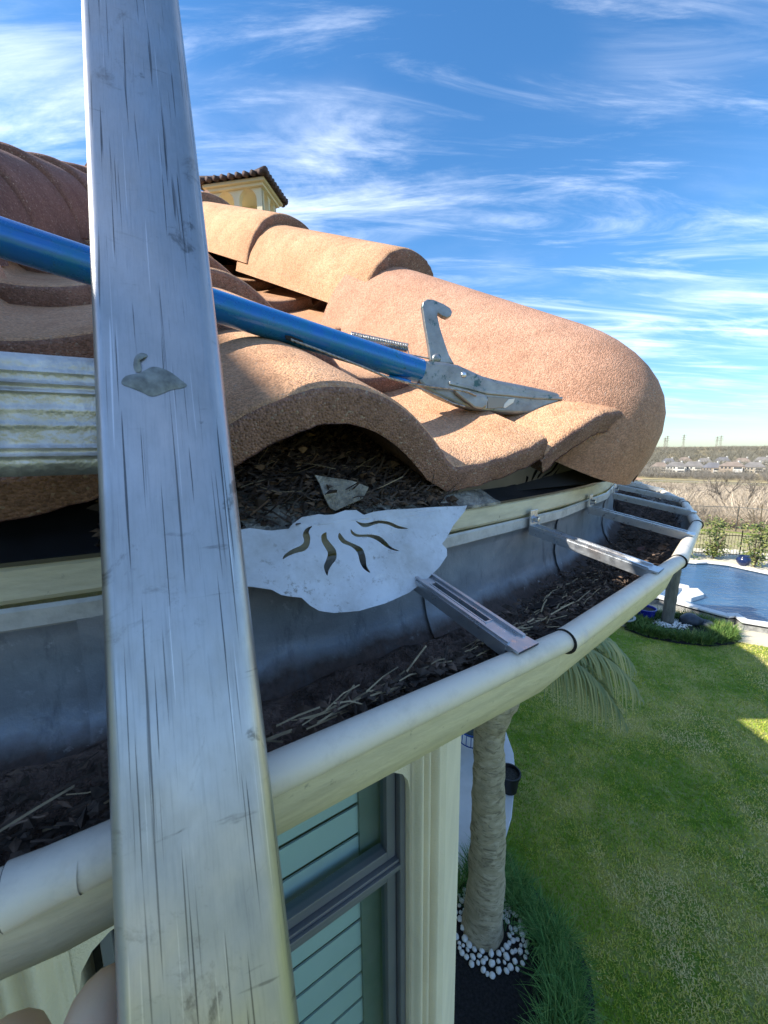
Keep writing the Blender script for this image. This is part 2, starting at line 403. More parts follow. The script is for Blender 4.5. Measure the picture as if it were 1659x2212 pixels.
def lay_facet(naz, de, z0, tc, ncourse, nx, ny, hips, seed, mats, kmin=0):
    n, t = facet_frame(naz); tilt = math.atan(TK*.9/EXS); ang = TH - tilt
    for k in range(ncourse):
        a0 = de - k*EXH; zf = z0 + SLOPE*k*EXH
        if a0 < .05: break
        Y = -n*math.cos(ang) + Vector((0, 0, math.sin(ang))); Z = n*math.sin(ang) + Vector((0, 0, math.cos(ang)))
        half = a0*math.tan(R_(FSTEP/2))+.25
        i0 = int(math.floor((-half-tc)/PER)); i1 = int(math.ceil((half-tc)/PER))
        for i in range(i0, i1+1):
            tx = tc+i*PER
            v, f, mi = s_tile(nx, ny, EXS+.075, TK, seed+k*40+i)
            jx, jy, jr = [rnd.uniform(-.004, .004) for _ in range(3)]
            org = CC + n*(a0+jy) + t*(tx+jx) + Vector((0, 0, zf))
            vv = [(org + t*(p.x+jr*p.y) + Y*p.y + Z*p.z)*K for p in v]
            bm = bmesh.new(); bv = [bm.verts.new(p) for p in vv]
            for q, m_ in zip(f, mi):
                fc = bm.faces.new([bv[x] for x in q]); fc.material_index = m_
            for haz, sgn in hips:            # cut at the hips
                hn, ht = facet_frame(haz)
                bmesh.ops.bisect_plane(bm, geom=bm.verts[:]+bm.edges[:]+bm.faces[:], dist=1e-5, plane_co=CC*K, plane_no=ht*sgn, clear_outer=True)
            if len(bm.faces) < 6: bm.free(); continue
            me = bpy.data.meshes.new('roof_tile'); bm.to_mesh(me); bm.free()
            o = link('roof_tile', me, mats, roof); smooth_angle(o, 48)
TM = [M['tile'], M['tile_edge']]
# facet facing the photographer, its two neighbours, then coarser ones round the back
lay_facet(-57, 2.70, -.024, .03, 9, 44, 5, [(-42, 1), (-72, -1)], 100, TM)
lay_facet(-27, 2.70, -.024, -.2, 9, 16, 2, [(-12, 1), (-42, -1)], 2000, TM)
lay_facet(-87, 2.70, -.024, -.1, 9, 16, 2, [(-72, 1), (-102, -1)], 3000, TM)
for q in range(4, 11):
    naz = -57 + 30*q
    if 6 <= q <= 9: continue
    lay_facet(naz, 2.70, -.024, .0, 9, 8, 1, [(naz+15, 1), (naz-15, -1)], 5000+q*500, [M['tile_far'], M['tile_far']])
lay_facet(3, 2.70, -.024, .0, 9, 8, 1, [(18, 1), (-12, -1)], 9000, [M['tile_far'], M['tile_far']])

# ---- hip (barrel) tiles
HS = .521; HTH = math.atan(HS)
def hip_crown(r): return 1.711 - HS*r
def hip_tile(az, rfront, length, hw, hh, tk, nseg, nlen, mats, dome=False, dz=0, seed=0, name='hip_tile', taper=.03):
    """rfront: radius at which the crown of the lower end stands"""
    d, l = facet_frame(az); rr = random.Random(seed)
    tilt = 0 if dome else math.atan(tk*.8/length); ang = HTH - tilt
    Y = -d*math.cos(ang)+Vector((0, 0, math.sin(ang))); Z = d*math.sin(ang)+Vector((0, 0, math.cos(ang)))
    crown = CC + d*rfront + Vector((0, 0, hip_crown(rfront)+dz)); org = crown - Z*hh
    v = []; f = []; mi = []
    if dome:
        ext = .25; st = []
        for j in range(11): e = math.sin(j/10*math.pi/2); st.append((-ext*math.cos(j/10*math.pi/2)+0, max(.03, e)))
        st += [(length*j/nlen, 1.) for j in range(1, nlen+1)]
    else:
        st = [(0, 1.), (.005, 1.), (.013, 1.)] + [(.013+(length-.013)*j/nlen, 1.) for j in range(1, nlen+1)]
    jit = [rr.uniform(-.003, .003) for _ in range(nseg+1)]
    for lay in (0, 1):
        for j, (y, s) in enumerate(st):
            for i in range(nseg+1):
                a = math.pi*i/nseg; tp = 1 - taper*(y/length if y > 0 else 0)
                w = hw*tp - lay*tk; h = hh - lay*tk
                if not dome and lay == 0 and j < 2: w -= (.009, .003)[j]; h -= (.009, .003)[j]
                sx_ = s if dome else 1.
                ca, sa = math.cos(a), math.sin(a)
                x = math.copysign(abs(ca)**.85, ca)*w*(sx_**.75 if dome else 1); z = (sa**.85)*h*(sx_**.62 if dome else 1)
                if dome: z -= .03
                if lay and not dome: pass
                yy = y + (jit[i] if j < 2 and not dome else 0)
                v.append((org + l*x + Y*yy + Z*z)*K)
    w_ = nseg+1; n1 = w_*len(st)
    for j in range(len(st)-1):
        for i in range(nseg):
            a = j*w_+i; f.append((a, a+w_, a+w_+1, a+1)); mi.append(1 if (j < 1 and not dome) else 0)
            f.append((n1+a, n1+a+1, n1+a+w_+1, n1+a+w_)); mi.append(1)
    for i in range(nseg):
        f.append((i, i+1, n1+i+1, n1+i)); mi.append(0 if dome else 1)
        a = (len(st)-1)*w_+i; f.append((a, n1+a, n1+a+1, a+1)); mi.append(1)
    for j in range(len(st)-1):
        for i in (0, nseg):
            a = j*w_+i; f.append((a, n1+a, n1+a+w_, a+w_) if i == 0 else (a, a+w_, n1+a+w_, n1+a)); mi.append(1)
    o = mesh(name, v, f, mats, roof, False, mi); recalc(o); smooth_angle(o, 50); return o
HM = [M['tile_hip'], M['tile_edge']]
HM2 = [M['tile'], M['tile_edge']]
M['tile_worn_shaded'] = tile_mat('tile_worn_shaded', (.15, .085, .072), (.23, .135, .115), 600, .5)  # darker tile copy for the left hip: weathering plus shade put into the colour
def lay_hip(az, fine, dz=0, start=True, worn_shaded=False):
    n1, n2 = (40, 8) if fine else (14, 2)
    if start: hip_tile(az, 2.70, .64, .205, .25, .042, n1, n2+2, HM, dome=True, dz=dz-.02, seed=int(az*7), name='hip_starter_tile')
    for k, r in enumerate((2.42, 2.14, 1.86, 1.58, 1.30, 1.02, .74, .46) if worn_shaded else (2.225, 1.659, 1.085, .52)):
        hip_tile(az, r, .44 if worn_shaded else .72, .165, .20, .036 if worn_shaded else .048, n1, n2, [M['tile_worn_shaded']]*2 if worn_shaded else HM2 if k < 3 else HM, dz=dz, seed=int(az*13)+k)
lay_hip(-42, True)
lay_hip(-72, True, dz=-.05, worn_shaded=True)
for az in (-12, 18, -102, 48, -132): lay_hip(az, False)
b = MB(); b.lathe([(.0, apex_z+.36), (.1, apex_z+.34), (.2, apex_z+.25), (.26, apex_z+.12), (.28, apex_z+.0)], 20)
b.v = [(p+CC)*K for p in b.v]; b.build('finial_cap', M['tile_hip'], roof, True)

# ---- metal drip edge under the tiles, fascia, closing soffit
def ring(name, secs, az0, az1, step, mat, parent, closed=False, smooth=True):
    """secs: list of (r, z); swept round the bay"""
    n = int(round((az1-az0)/step)); v = []; f = []; k = len(secs)
    for i in range(n+1):
        az = az0+(az1-az0)*i/n; v += [cyl(r, az, z) for r, z in secs]
    for i in range(n):
        for j in range(k if closed else k-1):
            a = i*k+j; b_ = i*k+(j+1) % k; f.append((a, a+k, b_+k, b_))
    o = mesh(name, v, f, mat, parent); smooth_angle(o, 35); return o
for i, a0 in enumerate(range(-138, 32, 34)):
    ring('fascia_board', [(2.71, -.117), (2.713, -.113), (2.713, -.090), (2.708, -.084), (2.66, -.084), (2.66, -.117)], a0+.05, a0+33.95, 1.7, M['fascia'], house, True)
ring('drip_edge', [(2.640, -.045), (2.705, -.0795), (2.7165, -.0825), (2.7165, -.0865)], -59.5, -50.5, 1, M['plate_dirty'], house)
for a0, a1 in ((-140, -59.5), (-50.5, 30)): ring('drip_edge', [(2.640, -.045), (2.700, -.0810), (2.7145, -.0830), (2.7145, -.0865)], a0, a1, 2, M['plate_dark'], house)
ring('soffit', [(2.66, -.116), (2.66, -.20), (2.15, -.20)], -140, 30, 3, M['stucco'], house)

# ---- gutter
gut = empty('gutter', CC*K+Vector((0, 0, -.3*K)))
tag(gut, 'half round metal gutter with cream rolled rim curving round the bay roof', 'gutter')
JO = [-61.4+7.7*k for k in range(-8, 11)]
def sect():
    s = [(2.7165, -.119), (2.7195, -.122), (2.7195, -.136), (2.716, -.1385), (2.713, -.150)]
    c, zc, r = 2.8065, -.192, .0945
    for i in range(13):
        a = math.pi + .12 + (math.pi-.30)*i/12
        s.append((c+r*math.cos(a), zc+r*1.02*math.sin(a)))
    s.append((2.899, -.190))
    return s
SEC = sect()
def seg(name, secs, a0, a1, mat, parent, nsub=1, closed=False):
    v = []; f = []; k = len(secs)
    P0 = [cyl(r, a0, z) for r, z in secs]; P1 = [cyl(r, a1, z) for r, z in secs]
    for i in range(nsub+1): v += [p.lerp(q, i/nsub) for p, q in zip(P0, P1)]
    for i in range(nsub):
        for j in range(k if closed else k-1):
            a = i*k+j; b_ = i*k+(j+1) % k; f.append((a, a+k, b_+k, b_))
    return v, f
for i in range(len(JO)-1):
    v, f = seg('', SEC, JO[i], JO[i+1], None, None)
    mi = [1 if q % (len(SEC)-1) < 3 else 0 for q in range(len(f))]
    o = mesh('trough_section', v, f, [M['trough'], M['flange']], gut, False, mi); smooth_angle(o, 40)
    v, f = seg('', [(2.8065+(r-2.8065)*1.03, -.192+(z+.192)*1.03) for r, z in SEC[4:]], JO[i], JO[i+1], None, None)
    o = mesh('trough_outer_skin', v, f, M['fascia'], gut); smooth_angle(o, 40)
    # rolled rim: the next piece sleeves over this one, its open end shows
    p0, p1 = cyl(2.908, JO[i], -.183), cyl(2.908, JO[i+1], -.183); d = (p1-p0).normalized(); nv = 26
    b = MB(); r0 = .0102*K
    b.tube([p0-d*.004, p0+d*.003, p1, p1+d*.012], [r0*1.20, r0*1.14, r0, r0*.99], nv, False)
    b.tube([p0-d*.0042, p0+d*.002], [r0*1.19, r0*.9], nv, True, 1)
    o = b.build('rim_bead', [M['bead'], M['black']], gut, True); smooth_angle(o, 60)
    # splice strap inside the trough at the joint
    v, f = seg('', [(r-.004 if r > 2.8 else r+.0035, z+.003) for r, z in SEC[3:]], JO[i]-.22, JO[i]+.22, None, None)
    o = mesh('splice_strap', v, f, M['trough'], gut); o.data.shade_smooth()
def hanger(az, lift=0):
    h = empty('hanger', cyl(2.72, az, -.13), gut)
    d, l = facet_frame(az)
    A = cyl(2.7215, az, -.136); B = cyl(2.902, az, -.172); X = (B-A).normalized(); Yv = l.copy(); Zv = X.cross(Yv)*1
    if Zv.z < 0: Zv = -Zv
    Ln = (B-A).length; w = .0135*K; tk = .0022*K
    def T(x, y, z): return A + X*x + Yv*y + Zv*z
    b = MB()
    def bx(x0, x1, y0, y1, z0, z1):
        v = [T(x, y, z) for z in (z0, z1) for y in (y0, y1) for x in (x0, x1)]
        b.add(v, [(0, 2, 3, 1), (4, 5, 7, 6), (0, 1, 5, 4), (1, 3, 7, 5), (3, 2, 6, 7), (2, 0, 4, 6)])
    s0, s1 = Ln*.36, Ln*.80; sw = w*.33
    # bar cross-section with two pressed ribs, slot in the middle part
    for x0, x1, y0, y1 in ((0, s0, -w, w), (s0, s1, -w, -sw), (s0, s1, sw, w), (s1, Ln, -w*1.0, w*1.0)):
        bx(x0, x1, y0, y1, -tk, tk)
    for sy in (-1, 1):
        bx(0, Ln*.97, sy*w*.80-w*.14, sy*w*.80+w*.14, tk, tk*2.4)
        bx(.001, Ln*.97, sy*w-.0006, sy*w+.0004, -tk*4.5, tk*1.2)
    bx(s0, s0+.0012, -sw, sw, -tk*3, tk*1.3); bx(s1-.0012, s1, -sw, sw, -tk*3, tk*1.3)
    for sy in (-1, 1): bx(s0, s1, sy*sw-.0005, sy*sw+.0005, -tk*3, tk*1.5)
    b.add([T(Ln*.95, -w, 0), T(Ln*1.04, -w*1.05, tk), T(Ln*1.04, w*1.05, tk), T(Ln*.95, w, 0), T(Ln*.95, -w, tk*1.5), T(Ln*1.04, -w*1.05, tk*2), T(Ln*1.04, w*1.05, tk*2), T(Ln*.95, w, tk*1.5)], [(0, 1, 2, 3), (4, 7, 6, 5), (0, 4, 5, 1), (3, 2, 6, 7)])
    o = b.build('bar', M['galv'], h); recalc(o)
    # upright tab and hex screw
    b = MB(); zt = Vector((0, 0, 1))
    P = lambda y, z, out: cyl(2.7205, az, -.136) + Yv*y + zt*z + d*out
    b.add([P(s*w*.9, z, o_) for o_ in (0, .0014) for z in (-.004, .019) for s in (-1, 1)], [(0, 2, 3, 1), (4, 5, 7, 6), (0, 1, 5, 4), (1, 3, 7, 5), (3, 2, 6, 7), (2, 0, 4, 6)])
    o = b.build('tab', M['galv'], h, bevel=.0005); recalc(o)
    b = MB(); c = P(0, .009, 0)
    b.tube([c, c+d*.0022], .0044, 14); b.tube([c+d*.0022, c+d*.0068], .0031, 6); b.tube([c+d*.0068, c+d*.0071], [.0024, .001], 6)
    b.build('screw', M['zinc'], h)
for k in [q for q in range(-9, 10) if q != -1]: hanger(-54.9+6.3*k + (.1 if k % 2 else -.1))

# ---- walls and window of the bay (flat front, side turning away)
WN, WT = facet_frame(-57); AW = 2.2
WP0 = (CC+WN*AW)*K
def wpt(t, z, out=0.): return (CC + WN*(AW+out) + WT*t)*K + Vector((0, 0, z*K))
def wt(u, v):                               # picture point -> (t, z) on the front wall
    p = onplane(u, v, WP0, WN); q = p/K-CC; return q.dot(WT), p.z/K
WX0, WX1 = -.33, .506; WHEAD = -1.02; TCOR = wt(962, 1800)[0]
ZB = GZ/K; WSILL = -3.6
def wbox(b, t0, t1, z0, z1, o0, o1, m=0):
    v = [wpt(t, z, o) for o in (o0, o1) for z in (z0, z1) for t in (t0, t1)]
    b.add(v, [(0, 2, 3, 1), (4, 5, 7, 6), (0, 1, 5, 4), (1, 3, 7, 5), (3, 2, 6, 7), (2, 0, 4, 6)], m)
b = MB()
wbox(b, -TCOR-.05, WX0-.04, ZB, -.20, -.16, 0); wbox(b, WX1+.0, TCOR, ZB, -.20, -.16, 0)
wbox(b, WX0-.04, WX1, ZB, WSILL, -.16, 0)
# head band with rounded lower corners
hp = [(WX0-.04, -.2), (WX0-.04, WHEAD-.11)] + [(WX0-.04+.10*(1-math.cos(a)), WHEAD-.11+.11*math.sin(a)) for a in (.4, .8, 1.2, 1.57)]
hp += [(WX1-.10*(1-math.cos(a)) , WHEAD-.11+.11*math.sin(a)) for a in (1.57, 1.2, .8, .4)] + [(WX1, WHEAD-.11), (WX1, -.2)]
b.prism([wpt(t, z) for t, z in hp], -WN*.07*K, WN*.0*K)
# side walls turning away round the bay
c0 = wpt(TCOR, 0); s1 = c0 + Vector((math.cos(R_(72)), math.sin(R_(72)), 0))*.30; s2 = s1 + Vector((math.cos(R_(100)), math.sin(R_(100)), 0))*1.3
c1 = wpt(-TCOR-.05, 0); s3 = c1 + Vector((math.cos(R_(178)), math.sin(R_(178)), 0))*1.0; s4 = s3 + Vector((-.5, .85, 0))*1.2
for p, q in ((c0, s1), (s1, s2), (c1, s3), (s3, s4)):
    v = [Vector((x.x, x.y, z)) for z in (GZ, -.2*K) for x in (p, q)]; b.add(v, [(0, 1, 3, 2)])
o = b.build('wall', M['stucco'], house); recalc(o)
# moulded casing on both sides of the window
def casing(t0, t1, name='window_casing'):
    b = MB(); n = 40; pr = []
    for i in range(n+1):
        x = i/n; h = .012
        for c_, w_, a_ in ((.16, .13, .030), (.44, .10, .024), (.72, .15, .034)):
            if abs(x-c_) < w_: h += a_*math.cos((x-c_)/w_*math.pi/2)
        if x < .03 or x > .97: h = .004
        pr.append((t0+(t1-t0)*x, h))
    v = [wpt(t, z, h) for z in (ZB+.3, -.21) for t, h in pr]; k = len(pr)
    b.add(v, [(i, i+1, k+i+1, k+i) for i in range(k-1)])
    o = b.build(name, M['stucco'], house, True); return o
tm = wt(930, 1900)[0]
casing(WX1+.004, TCOR-.035); casing(WX0-.2, WX0-.045)
win = empty('window', wpt((WX0+WX1)/2, WSILL), house)
def frame(name, t0, t1, z0, z1, w, o0, o1, mat, parent):
    b = MB(); wbox(b, t0, t0+w, z0, z1, o0, o1); wbox(b, t1-w, t1, z0, z1, o0, o1)
    wbox(b, t0+w, t1-w, z0, z0+w, o0, o1); wbox(b, t0+w, t1-w, z1-w, z1, o0, o1)
    o = b.build(name, mat, parent, bevel=.0015); return o
ZM = -1.44
frame('frame', WX0, WX1-.002, WSILL, WHEAD+.06, .022, -.10, -.022, M['window_frame'], win)
b = MB(); wbox(b, WX0+.022, WX1-.024, ZM-.022, ZM+.022, -.095, -.03); wbox(b, WX0+.022, WX1-.024, ZM-.006, ZM+.012, -.03, -.018); b.build('transom', M['window_frame'], win, bevel=.0015)
frame('sash', WX0+.026, WX1-.028, ZM+.026, WHEAD+.05, .036, -.09, -.045, M['window_frame'], win)
frame('sash', WX0+.026, WX1-.028, WSILL+.03, ZM-.026, .036, -.09, -.045, M['window_frame'], win)
for z0, z1 in ((ZM+.06, WHEAD+.02), (WSILL+.064, ZM-.06)):
    b = MB(); wbox(b, WX0+.06, WX1-.062, z0, z1, -.068, -.064); b.build('pane', M['glass'], win)
# white louvred shutter behind the glass
z = WHEAD+.05; k = 0
while z > -2.9:
    b = MB()
    v = [wpt(t, z-dz_, o_) for t in (WX0+.09, WX1-.13) for dz_, o_ in ((0, -.120), (.106, -.120), (.106, -.126), (0, -.126))]
    b.add(v, [(0, 4, 5, 1), (1, 5, 6, 2), (2, 6, 7, 3), (3, 7, 4, 0), (0, 1, 2, 3), (7, 6, 5, 4)])
    o = b.build('shutter_slat', M['shutter'], win); recalc(o); z -= .122
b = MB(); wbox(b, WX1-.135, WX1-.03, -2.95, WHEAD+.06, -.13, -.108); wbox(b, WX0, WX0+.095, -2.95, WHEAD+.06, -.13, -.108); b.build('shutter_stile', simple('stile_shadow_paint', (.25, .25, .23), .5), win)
b = MB(); wbox(b, WX0-.3, WX1+.3, WSILL-.2, -.3, -.62, -.60); b.build('room_back', simple('room', (.12, .12, .12), .9), win)

# ---- rest of the house: unseen taller wings behind and to the left, placed and sized to shade roof and garden
def wing(x0, x1, y0, y1, zw, zr, along='y', over=.5, hipin=.6):
    b = MB(); b.box(((x0+x1)/2, (y0+y1)/2, (GZ+zw)/2), ((x1-x0)/2, (y1-y0)/2, (zw-GZ)/2)); b.build('shade_wing_wall', M['stucco'], house)
    X0, X1, Y0, Y1 = x0-over, x1+over, y0-over, y1+over
    if along == 'y': e0, e1 = Vector(((x0+x1)/2, Y0+hipin, zr)), Vector(((x0+x1)/2, Y1-.6, zr))
    else: e0, e1 = Vector((X0+2.0, (y0+y1)/2, zr)), Vector((X1-2.0, (y0+y1)/2, zr))
    q = [Vector((X0, Y0, zw)), Vector((X1, Y0, zw)), Vector((X1, Y1, zw)), Vector((X0, Y1, zw))]
    if along == 'y': f = [(0, 1, 4), (1, 2, 5, 4), (2, 3, 5), (3, 0, 4, 5), (3, 2, 1, 0)]
    else: f = [(0, 1, 5, 4), (1, 2, 5), (2, 3, 4, 5), (3, 0, 4), (3, 2, 1, 0)]
    mesh('shade_wing_roof', q+[e0, e1], f, M['tile_far'], house)
wing(-8.2, -2.6, -12, 8.0, 1.6, 4.03, 'y')
wing(-6.9, -4.0, 1.2, 3.65, 3.4, 5.3, 'y', .15)  # raised block added out of view only to shade the right of the lawn
wing(-5.5, .1, 5.7, 12.2, .8, 4.0, 'y', .5, 1.5)
wing(-6, 2.2, 12.9, 22, 1.6, 4.6, 'y')

# ---- bird stops
def plate_curve(name, outer, holes, frame_, mat, thick, parent=None, bev=0):
    cu = bpy.data.curves.new(name, 'CURVE'); cu.dimensions = '2D'; cu.fill_mode = 'BOTH'; cu.extrude = thick/2
    for pts in [outer]+holes:
        s = cu.splines.new('POLY'); s.points.add(len(pts)-1); s.use_cyclic_u = True
        for p, q in zip(s.points, pts): p.co = (q[0], q[1], 0, 1)
    t = bpy.data.objects.new('tmp', cu); COL.objects.link(t)
    me = bpy.data.meshes.new_from_object(t.evaluated_get(bpy.context.evaluated_depsgraph_get()))
    bpy.data.objects.remove(t, do_unlink=True)
    me.name = name; me.transform(frame_); o = link(name, me, mat, parent)
    return o
def smooth_poly(pts, n=4):
    out = []; k = len(pts)
    for i in range(k):
        p0, p1, p2, p3 = [Vector(pts[(i+j-1) % k]) for j in range(4)]
        for s in range(n):
            t = s/n; out.append(tuple(.5*((2*p1)+(-p0+p2)*t+(2*p0-5*p1+4*p2-p3)*t*t+(-p0+3*p1-3*p2+p3)*t**3)))
    return out
BN, BT = facet_frame(-57)
# loose plate: hinged at the fascia top, tipped out over the gutter
po = cyl(2.722, -56.5, -.083); lean = R_(52)
PX = BT.copy(); PY = -(BN*math.cos(lean) - Vector((0, 0, math.sin(lean)))); PN = PX.cross(PY)
PM = Matrix(((PX.x, PY.x, PN.x, po.x), (PX.y, PY.y, PN.y, po.y), (PX.z, PY.z, PN.z, po.z), (0, 0, 0, 1)))
def pl(u, v): p = onplane(u, v, po, PN)-po; return (p.dot(PX), p.dot(PY))
def zc(pts): return [((700+x/1.659)*.6636, (1200+y/1.659)*.6636) for x, y in pts]   # measured in an enlarged view
outer = zc([(-60, 905), (60, 900), (150, 880), (185, 872), (300, 880), (395, 868), (420, 838), (470, 800), (560, 786), (600, 792), (640, 790), (700, 768), (760, 766), (800, 795), (850, 778), (930, 768), (1060, 762), (1200, 764), (1335, 762), (1325, 790), (1270, 860), (1235, 930), (1215, 955), (1240, 985), (1240, 1020), (1200, 1080), (1130, 1150), (1040, 1215), (920, 1268), (780, 1308), (640, 1320), (560, 1312), (510, 1285), (462, 1243), (400, 1240), (350, 1232), (300, 1205), (190, 1188), (40, 1190), (-80, 1150), (-110, 1020)])
rays_ = [
 [(525, 850), (490, 865), (472, 900), (478, 935), (460, 960), (410, 985), (370, 1015), (360, 1040), (385, 1025), (430, 1005), (480, 990), (505, 960), (512, 915), (505, 880)],
 [(600, 885), (575, 900), (574, 935), (590, 970), (605, 1000), (598, 1035), (584, 1070), (590, 1100), (604, 1122), (610, 1095), (630, 1060), (652, 1030), (650, 985), (620, 945), (602, 915)],
 [(670, 888), (664, 915), (685, 945), (730, 965), (765, 1000), (778, 1050), (800, 1085), (835, 1107), (815, 1070), (808, 1020), (790, 975), (745, 950), (705, 930), (685, 905)],
 [(732, 868), (735, 893), (765, 912), (820, 912), (870, 930), (920, 965), (960, 985), (990, 990), (950, 968), (920, 935), (885, 908), (830, 898), (775, 898), (748, 885)],
 [(757, 824), (790, 855), (825, 858), (880, 840), (930, 845), (985, 865), (1042, 866), (990, 850), (940, 830), (880, 824), (820, 838), (785, 835)],
]
bs = plate_curve('bird_stop', [pl(*q) for q in zc(outer and [((x/.6636-700)*1.659, (y/.6636-1200)*1.659) for x, y in outer])],
                 [smooth_poly([pl(*q) for q in zc(r)], 3) for r in rays_], PM, M['plate'], .0007)
def crumple(o, nrm, amp, sc, bend=0., c0=None, xd=None):
    bm = bmesh.new(); bm.from_mesh(o.data)
    for _ in range(3): bmesh.ops.subdivide_edges(bm, edges=[e for e in bm.edges if e.calc_length() > .006], cuts=1); bmesh.ops.triangulate(bm, faces=[f for f in bm.faces if len(f.verts) > 4])
    for v_ in bm.verts:
        h = amp*mn0.noise(v_.co*sc)+amp*.4*mn0.noise(v_.co*sc*3)
        if xd is not None: h += bend*((v_.co-c0).dot(xd)/.1)**2
        v_.co += nrm*h
    bm.to_mesh(o.data); bm.free(); smooth_angle(o, 35)
from mathutils import noise as mn0
crumple(bs, PN, .0022, 22, .006 if PN.z > 0 else -.006, po, PX)
tag(bs, 'loose whitish metal bird stop with sun ray cut-outs hanging over the gutter', 'bird stop', 'bird stops under the eave tiles')
# torn dirty flap of the same plate, bent up into the tile mouth
fl = zc([(540, 575), (640, 590), (740, 605), (830, 640), (800, 700), (720, 735), (650, 768), (620, 750), (590, 690), (565, 620)])
fp = cyl(2.716, -56.5, -.08); fn = (BN*.8+Vector((0, 0, .55))).normalized()
b = MB(); pp = [onplane(u, v, fp, fn) for u, v in fl]; b.prism(pp, Vector(), -fn*.0009)
o = b.build('flap', M['plate_dirty'], bs); o['label'] = 'rust stained flap bent up into the tile'
# dark plate still in place, right of it
p2 = cyl(2.676, -49, -.02); P2X = facet_frame(-49)[1]; P2N = facet_frame(-49)[0]
M2 = Matrix(((P2X.x, 0, P2N.x, p2.x), (P2X.y, 0, P2N.y, p2.y), (0, 1, 0, p2.z), (0, 0, 0, 1)))
def pl2(u, v): p = onplane(u, v, p2, P2N)-p2; return (p.dot(P2X), p.z)
def zd(pts): return [pl2((1480+x/3.19)*.6636, (1450+y/3.19)*.6636) for x, y in pts]
hol = [[(530, 430), (560, 445), (610, 420), (640, 435), (632, 470), (655, 475), (660, 420), (630, 405), (580, 412)],
       [(742, 320), (735, 370), (715, 405), (725, 418), (745, 385), (765, 330)],
       [(830, 260), (795, 350), (805, 360), (865, 250)], [(970, 180), (925, 255), (870, 300), (853, 345), (870, 335), (905, 290), (950, 240), (990, 180)],
       [(1085, 130), (1010, 250), (935, 300), (890, 345), (945, 318), (1025, 260), (1100, 140)], [(1085, 225), (1010, 310), (910, 360), (890, 385), (930, 368), (1020, 330)],
       [(1010, 385), (960, 430), (890, 455), (910, 465), (975, 440)]]
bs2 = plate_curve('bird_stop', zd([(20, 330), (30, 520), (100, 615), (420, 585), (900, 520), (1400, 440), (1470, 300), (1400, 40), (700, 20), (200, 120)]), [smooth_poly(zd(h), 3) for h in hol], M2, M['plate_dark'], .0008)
tag(bs2, 'dark grey metal bird stop in place under the tile beside the domed hip end', 'bird stop', 'bird stops under the eave tiles')

# ---- silt and litter
def silt_bed():
    v = []; f = []; nr, r0, r1 = 16, 2.745, 2.885; az0, az1, st = -80, 10, .3; n = int((az1-az0)/st)
    rr = np.random.RandomState(3)
    from mathutils import noise as mn
    for i in range(n+1):
        az = az0+st*i; k = (az-JO[0])/7.7; c = math.cos(R_(3.85))/math.cos(R_((k % 1-.5)*7.7))
        for j in range(nr+1):
            s = j/nr; r = (r0+(r1-r0)*s)*c
            zb = -.192-.0945*math.sqrt(max(0, 1-((r/c-2.8065)/.0945)**2))
            p = Vector((az*.25, s*2.2, 0)); h = .020*mn.noise(p*1.3)+.012*mn.noise(p*5)+.006*mn.noise(p*17)
            z = max(-.240+h+.045*max(0, s-.62)+.018*max(0, min(1, (-60-az)/3)), zb-.004)
            if s < .12: z = min(z, zb+.002)
            v.append(cyl(r, az, z))
    for i in range(n):
        for j in range(nr): a = i*(nr+1)+j; f.append((a, a+nr+1, a+nr+2, a+1))
    o = mesh('gutter_silt', v, f, M['silt'], None, True); tag(o, 'dark brown silt lying along the bottom of the gutter', 'silt', kind='stuff')
    return o
silt_bed()
def scatter_straw(name, label, cat, mat, count, spots, lmin, lmax, rad, seed, flat=.25, leafy=0., sig=.6):
    """thin stems and leaf crumbs; spots: list of (fn() -> point, heading spread)"""
    rr = random.Random(seed); b = MB()
    for _ in range(count):
        p, hd = rr.choice(spots)(rr); ln = rr.uniform(lmin, lmax); a = hd+rr.gauss(0, sig); tl = rr.gauss(0, flat)
        d = Vector((math.cos(a)*math.cos(tl), math.sin(a)*math.cos(tl), math.sin(tl))); w = rad*rr.uniform(.5, 1.4)
        s = d.cross(Vector((0, 0, 1))).normalized(); u = s.cross(d)
        if rr.random() < leafy:
            w *= rr.uniform(3, 7); ln *= .45; m = p+d*ln*.5+u*w*rr.uniform(-.6, .6)
            b.add([p, m+s*w, p+d*ln, m-s*w, m+u*w*.4], [(0, 1, 4), (1, 2, 4), (2, 3, 4), (3, 0, 4)])
        else:
            mid = p+d*ln*.5+u*rr.uniform(-.1, .1)*ln; q = p+d*ln
            vv = []
            for c in (p, mid, q): vv += [c+s*w, c+u*w, c-s*w]
            b.add(vv, [(0, 1, 4, 3), (1, 2, 5, 4), (3, 4, 7, 6), (4, 5, 8, 7)])
    o = b.build(name, mat); tag(o, label, cat, kind='stuff'); return o
def gsp(az0, az1, r0, r1, z):
    def fn(rr):
        az = rr.uniform(az0, az1); r = rr.uniform(r0, r1); return cyl(r, az, z+rr.uniform(-.006, .012)+.035*max(0, (r-2.83)/.06)), R_(az+90)
    return fn
scatter_straw('leaf_litter', 'dark leaf crumbs and twigs matted along the gutter silt', 'leaf litter', M['litter'], 5200,
    [gsp(-58, -53.5, 2.845, 2.874, -.218), gsp(-53, -44, 2.78, 2.87, -.226), gsp(-50, -34, 2.76, 2.87, -.222), gsp(-44, -20, 2.76, 2.88, -.220), gsp(-70, -60, 2.80, 2.875, -.222)], .004, .014, .0006, 11, .2, .6)
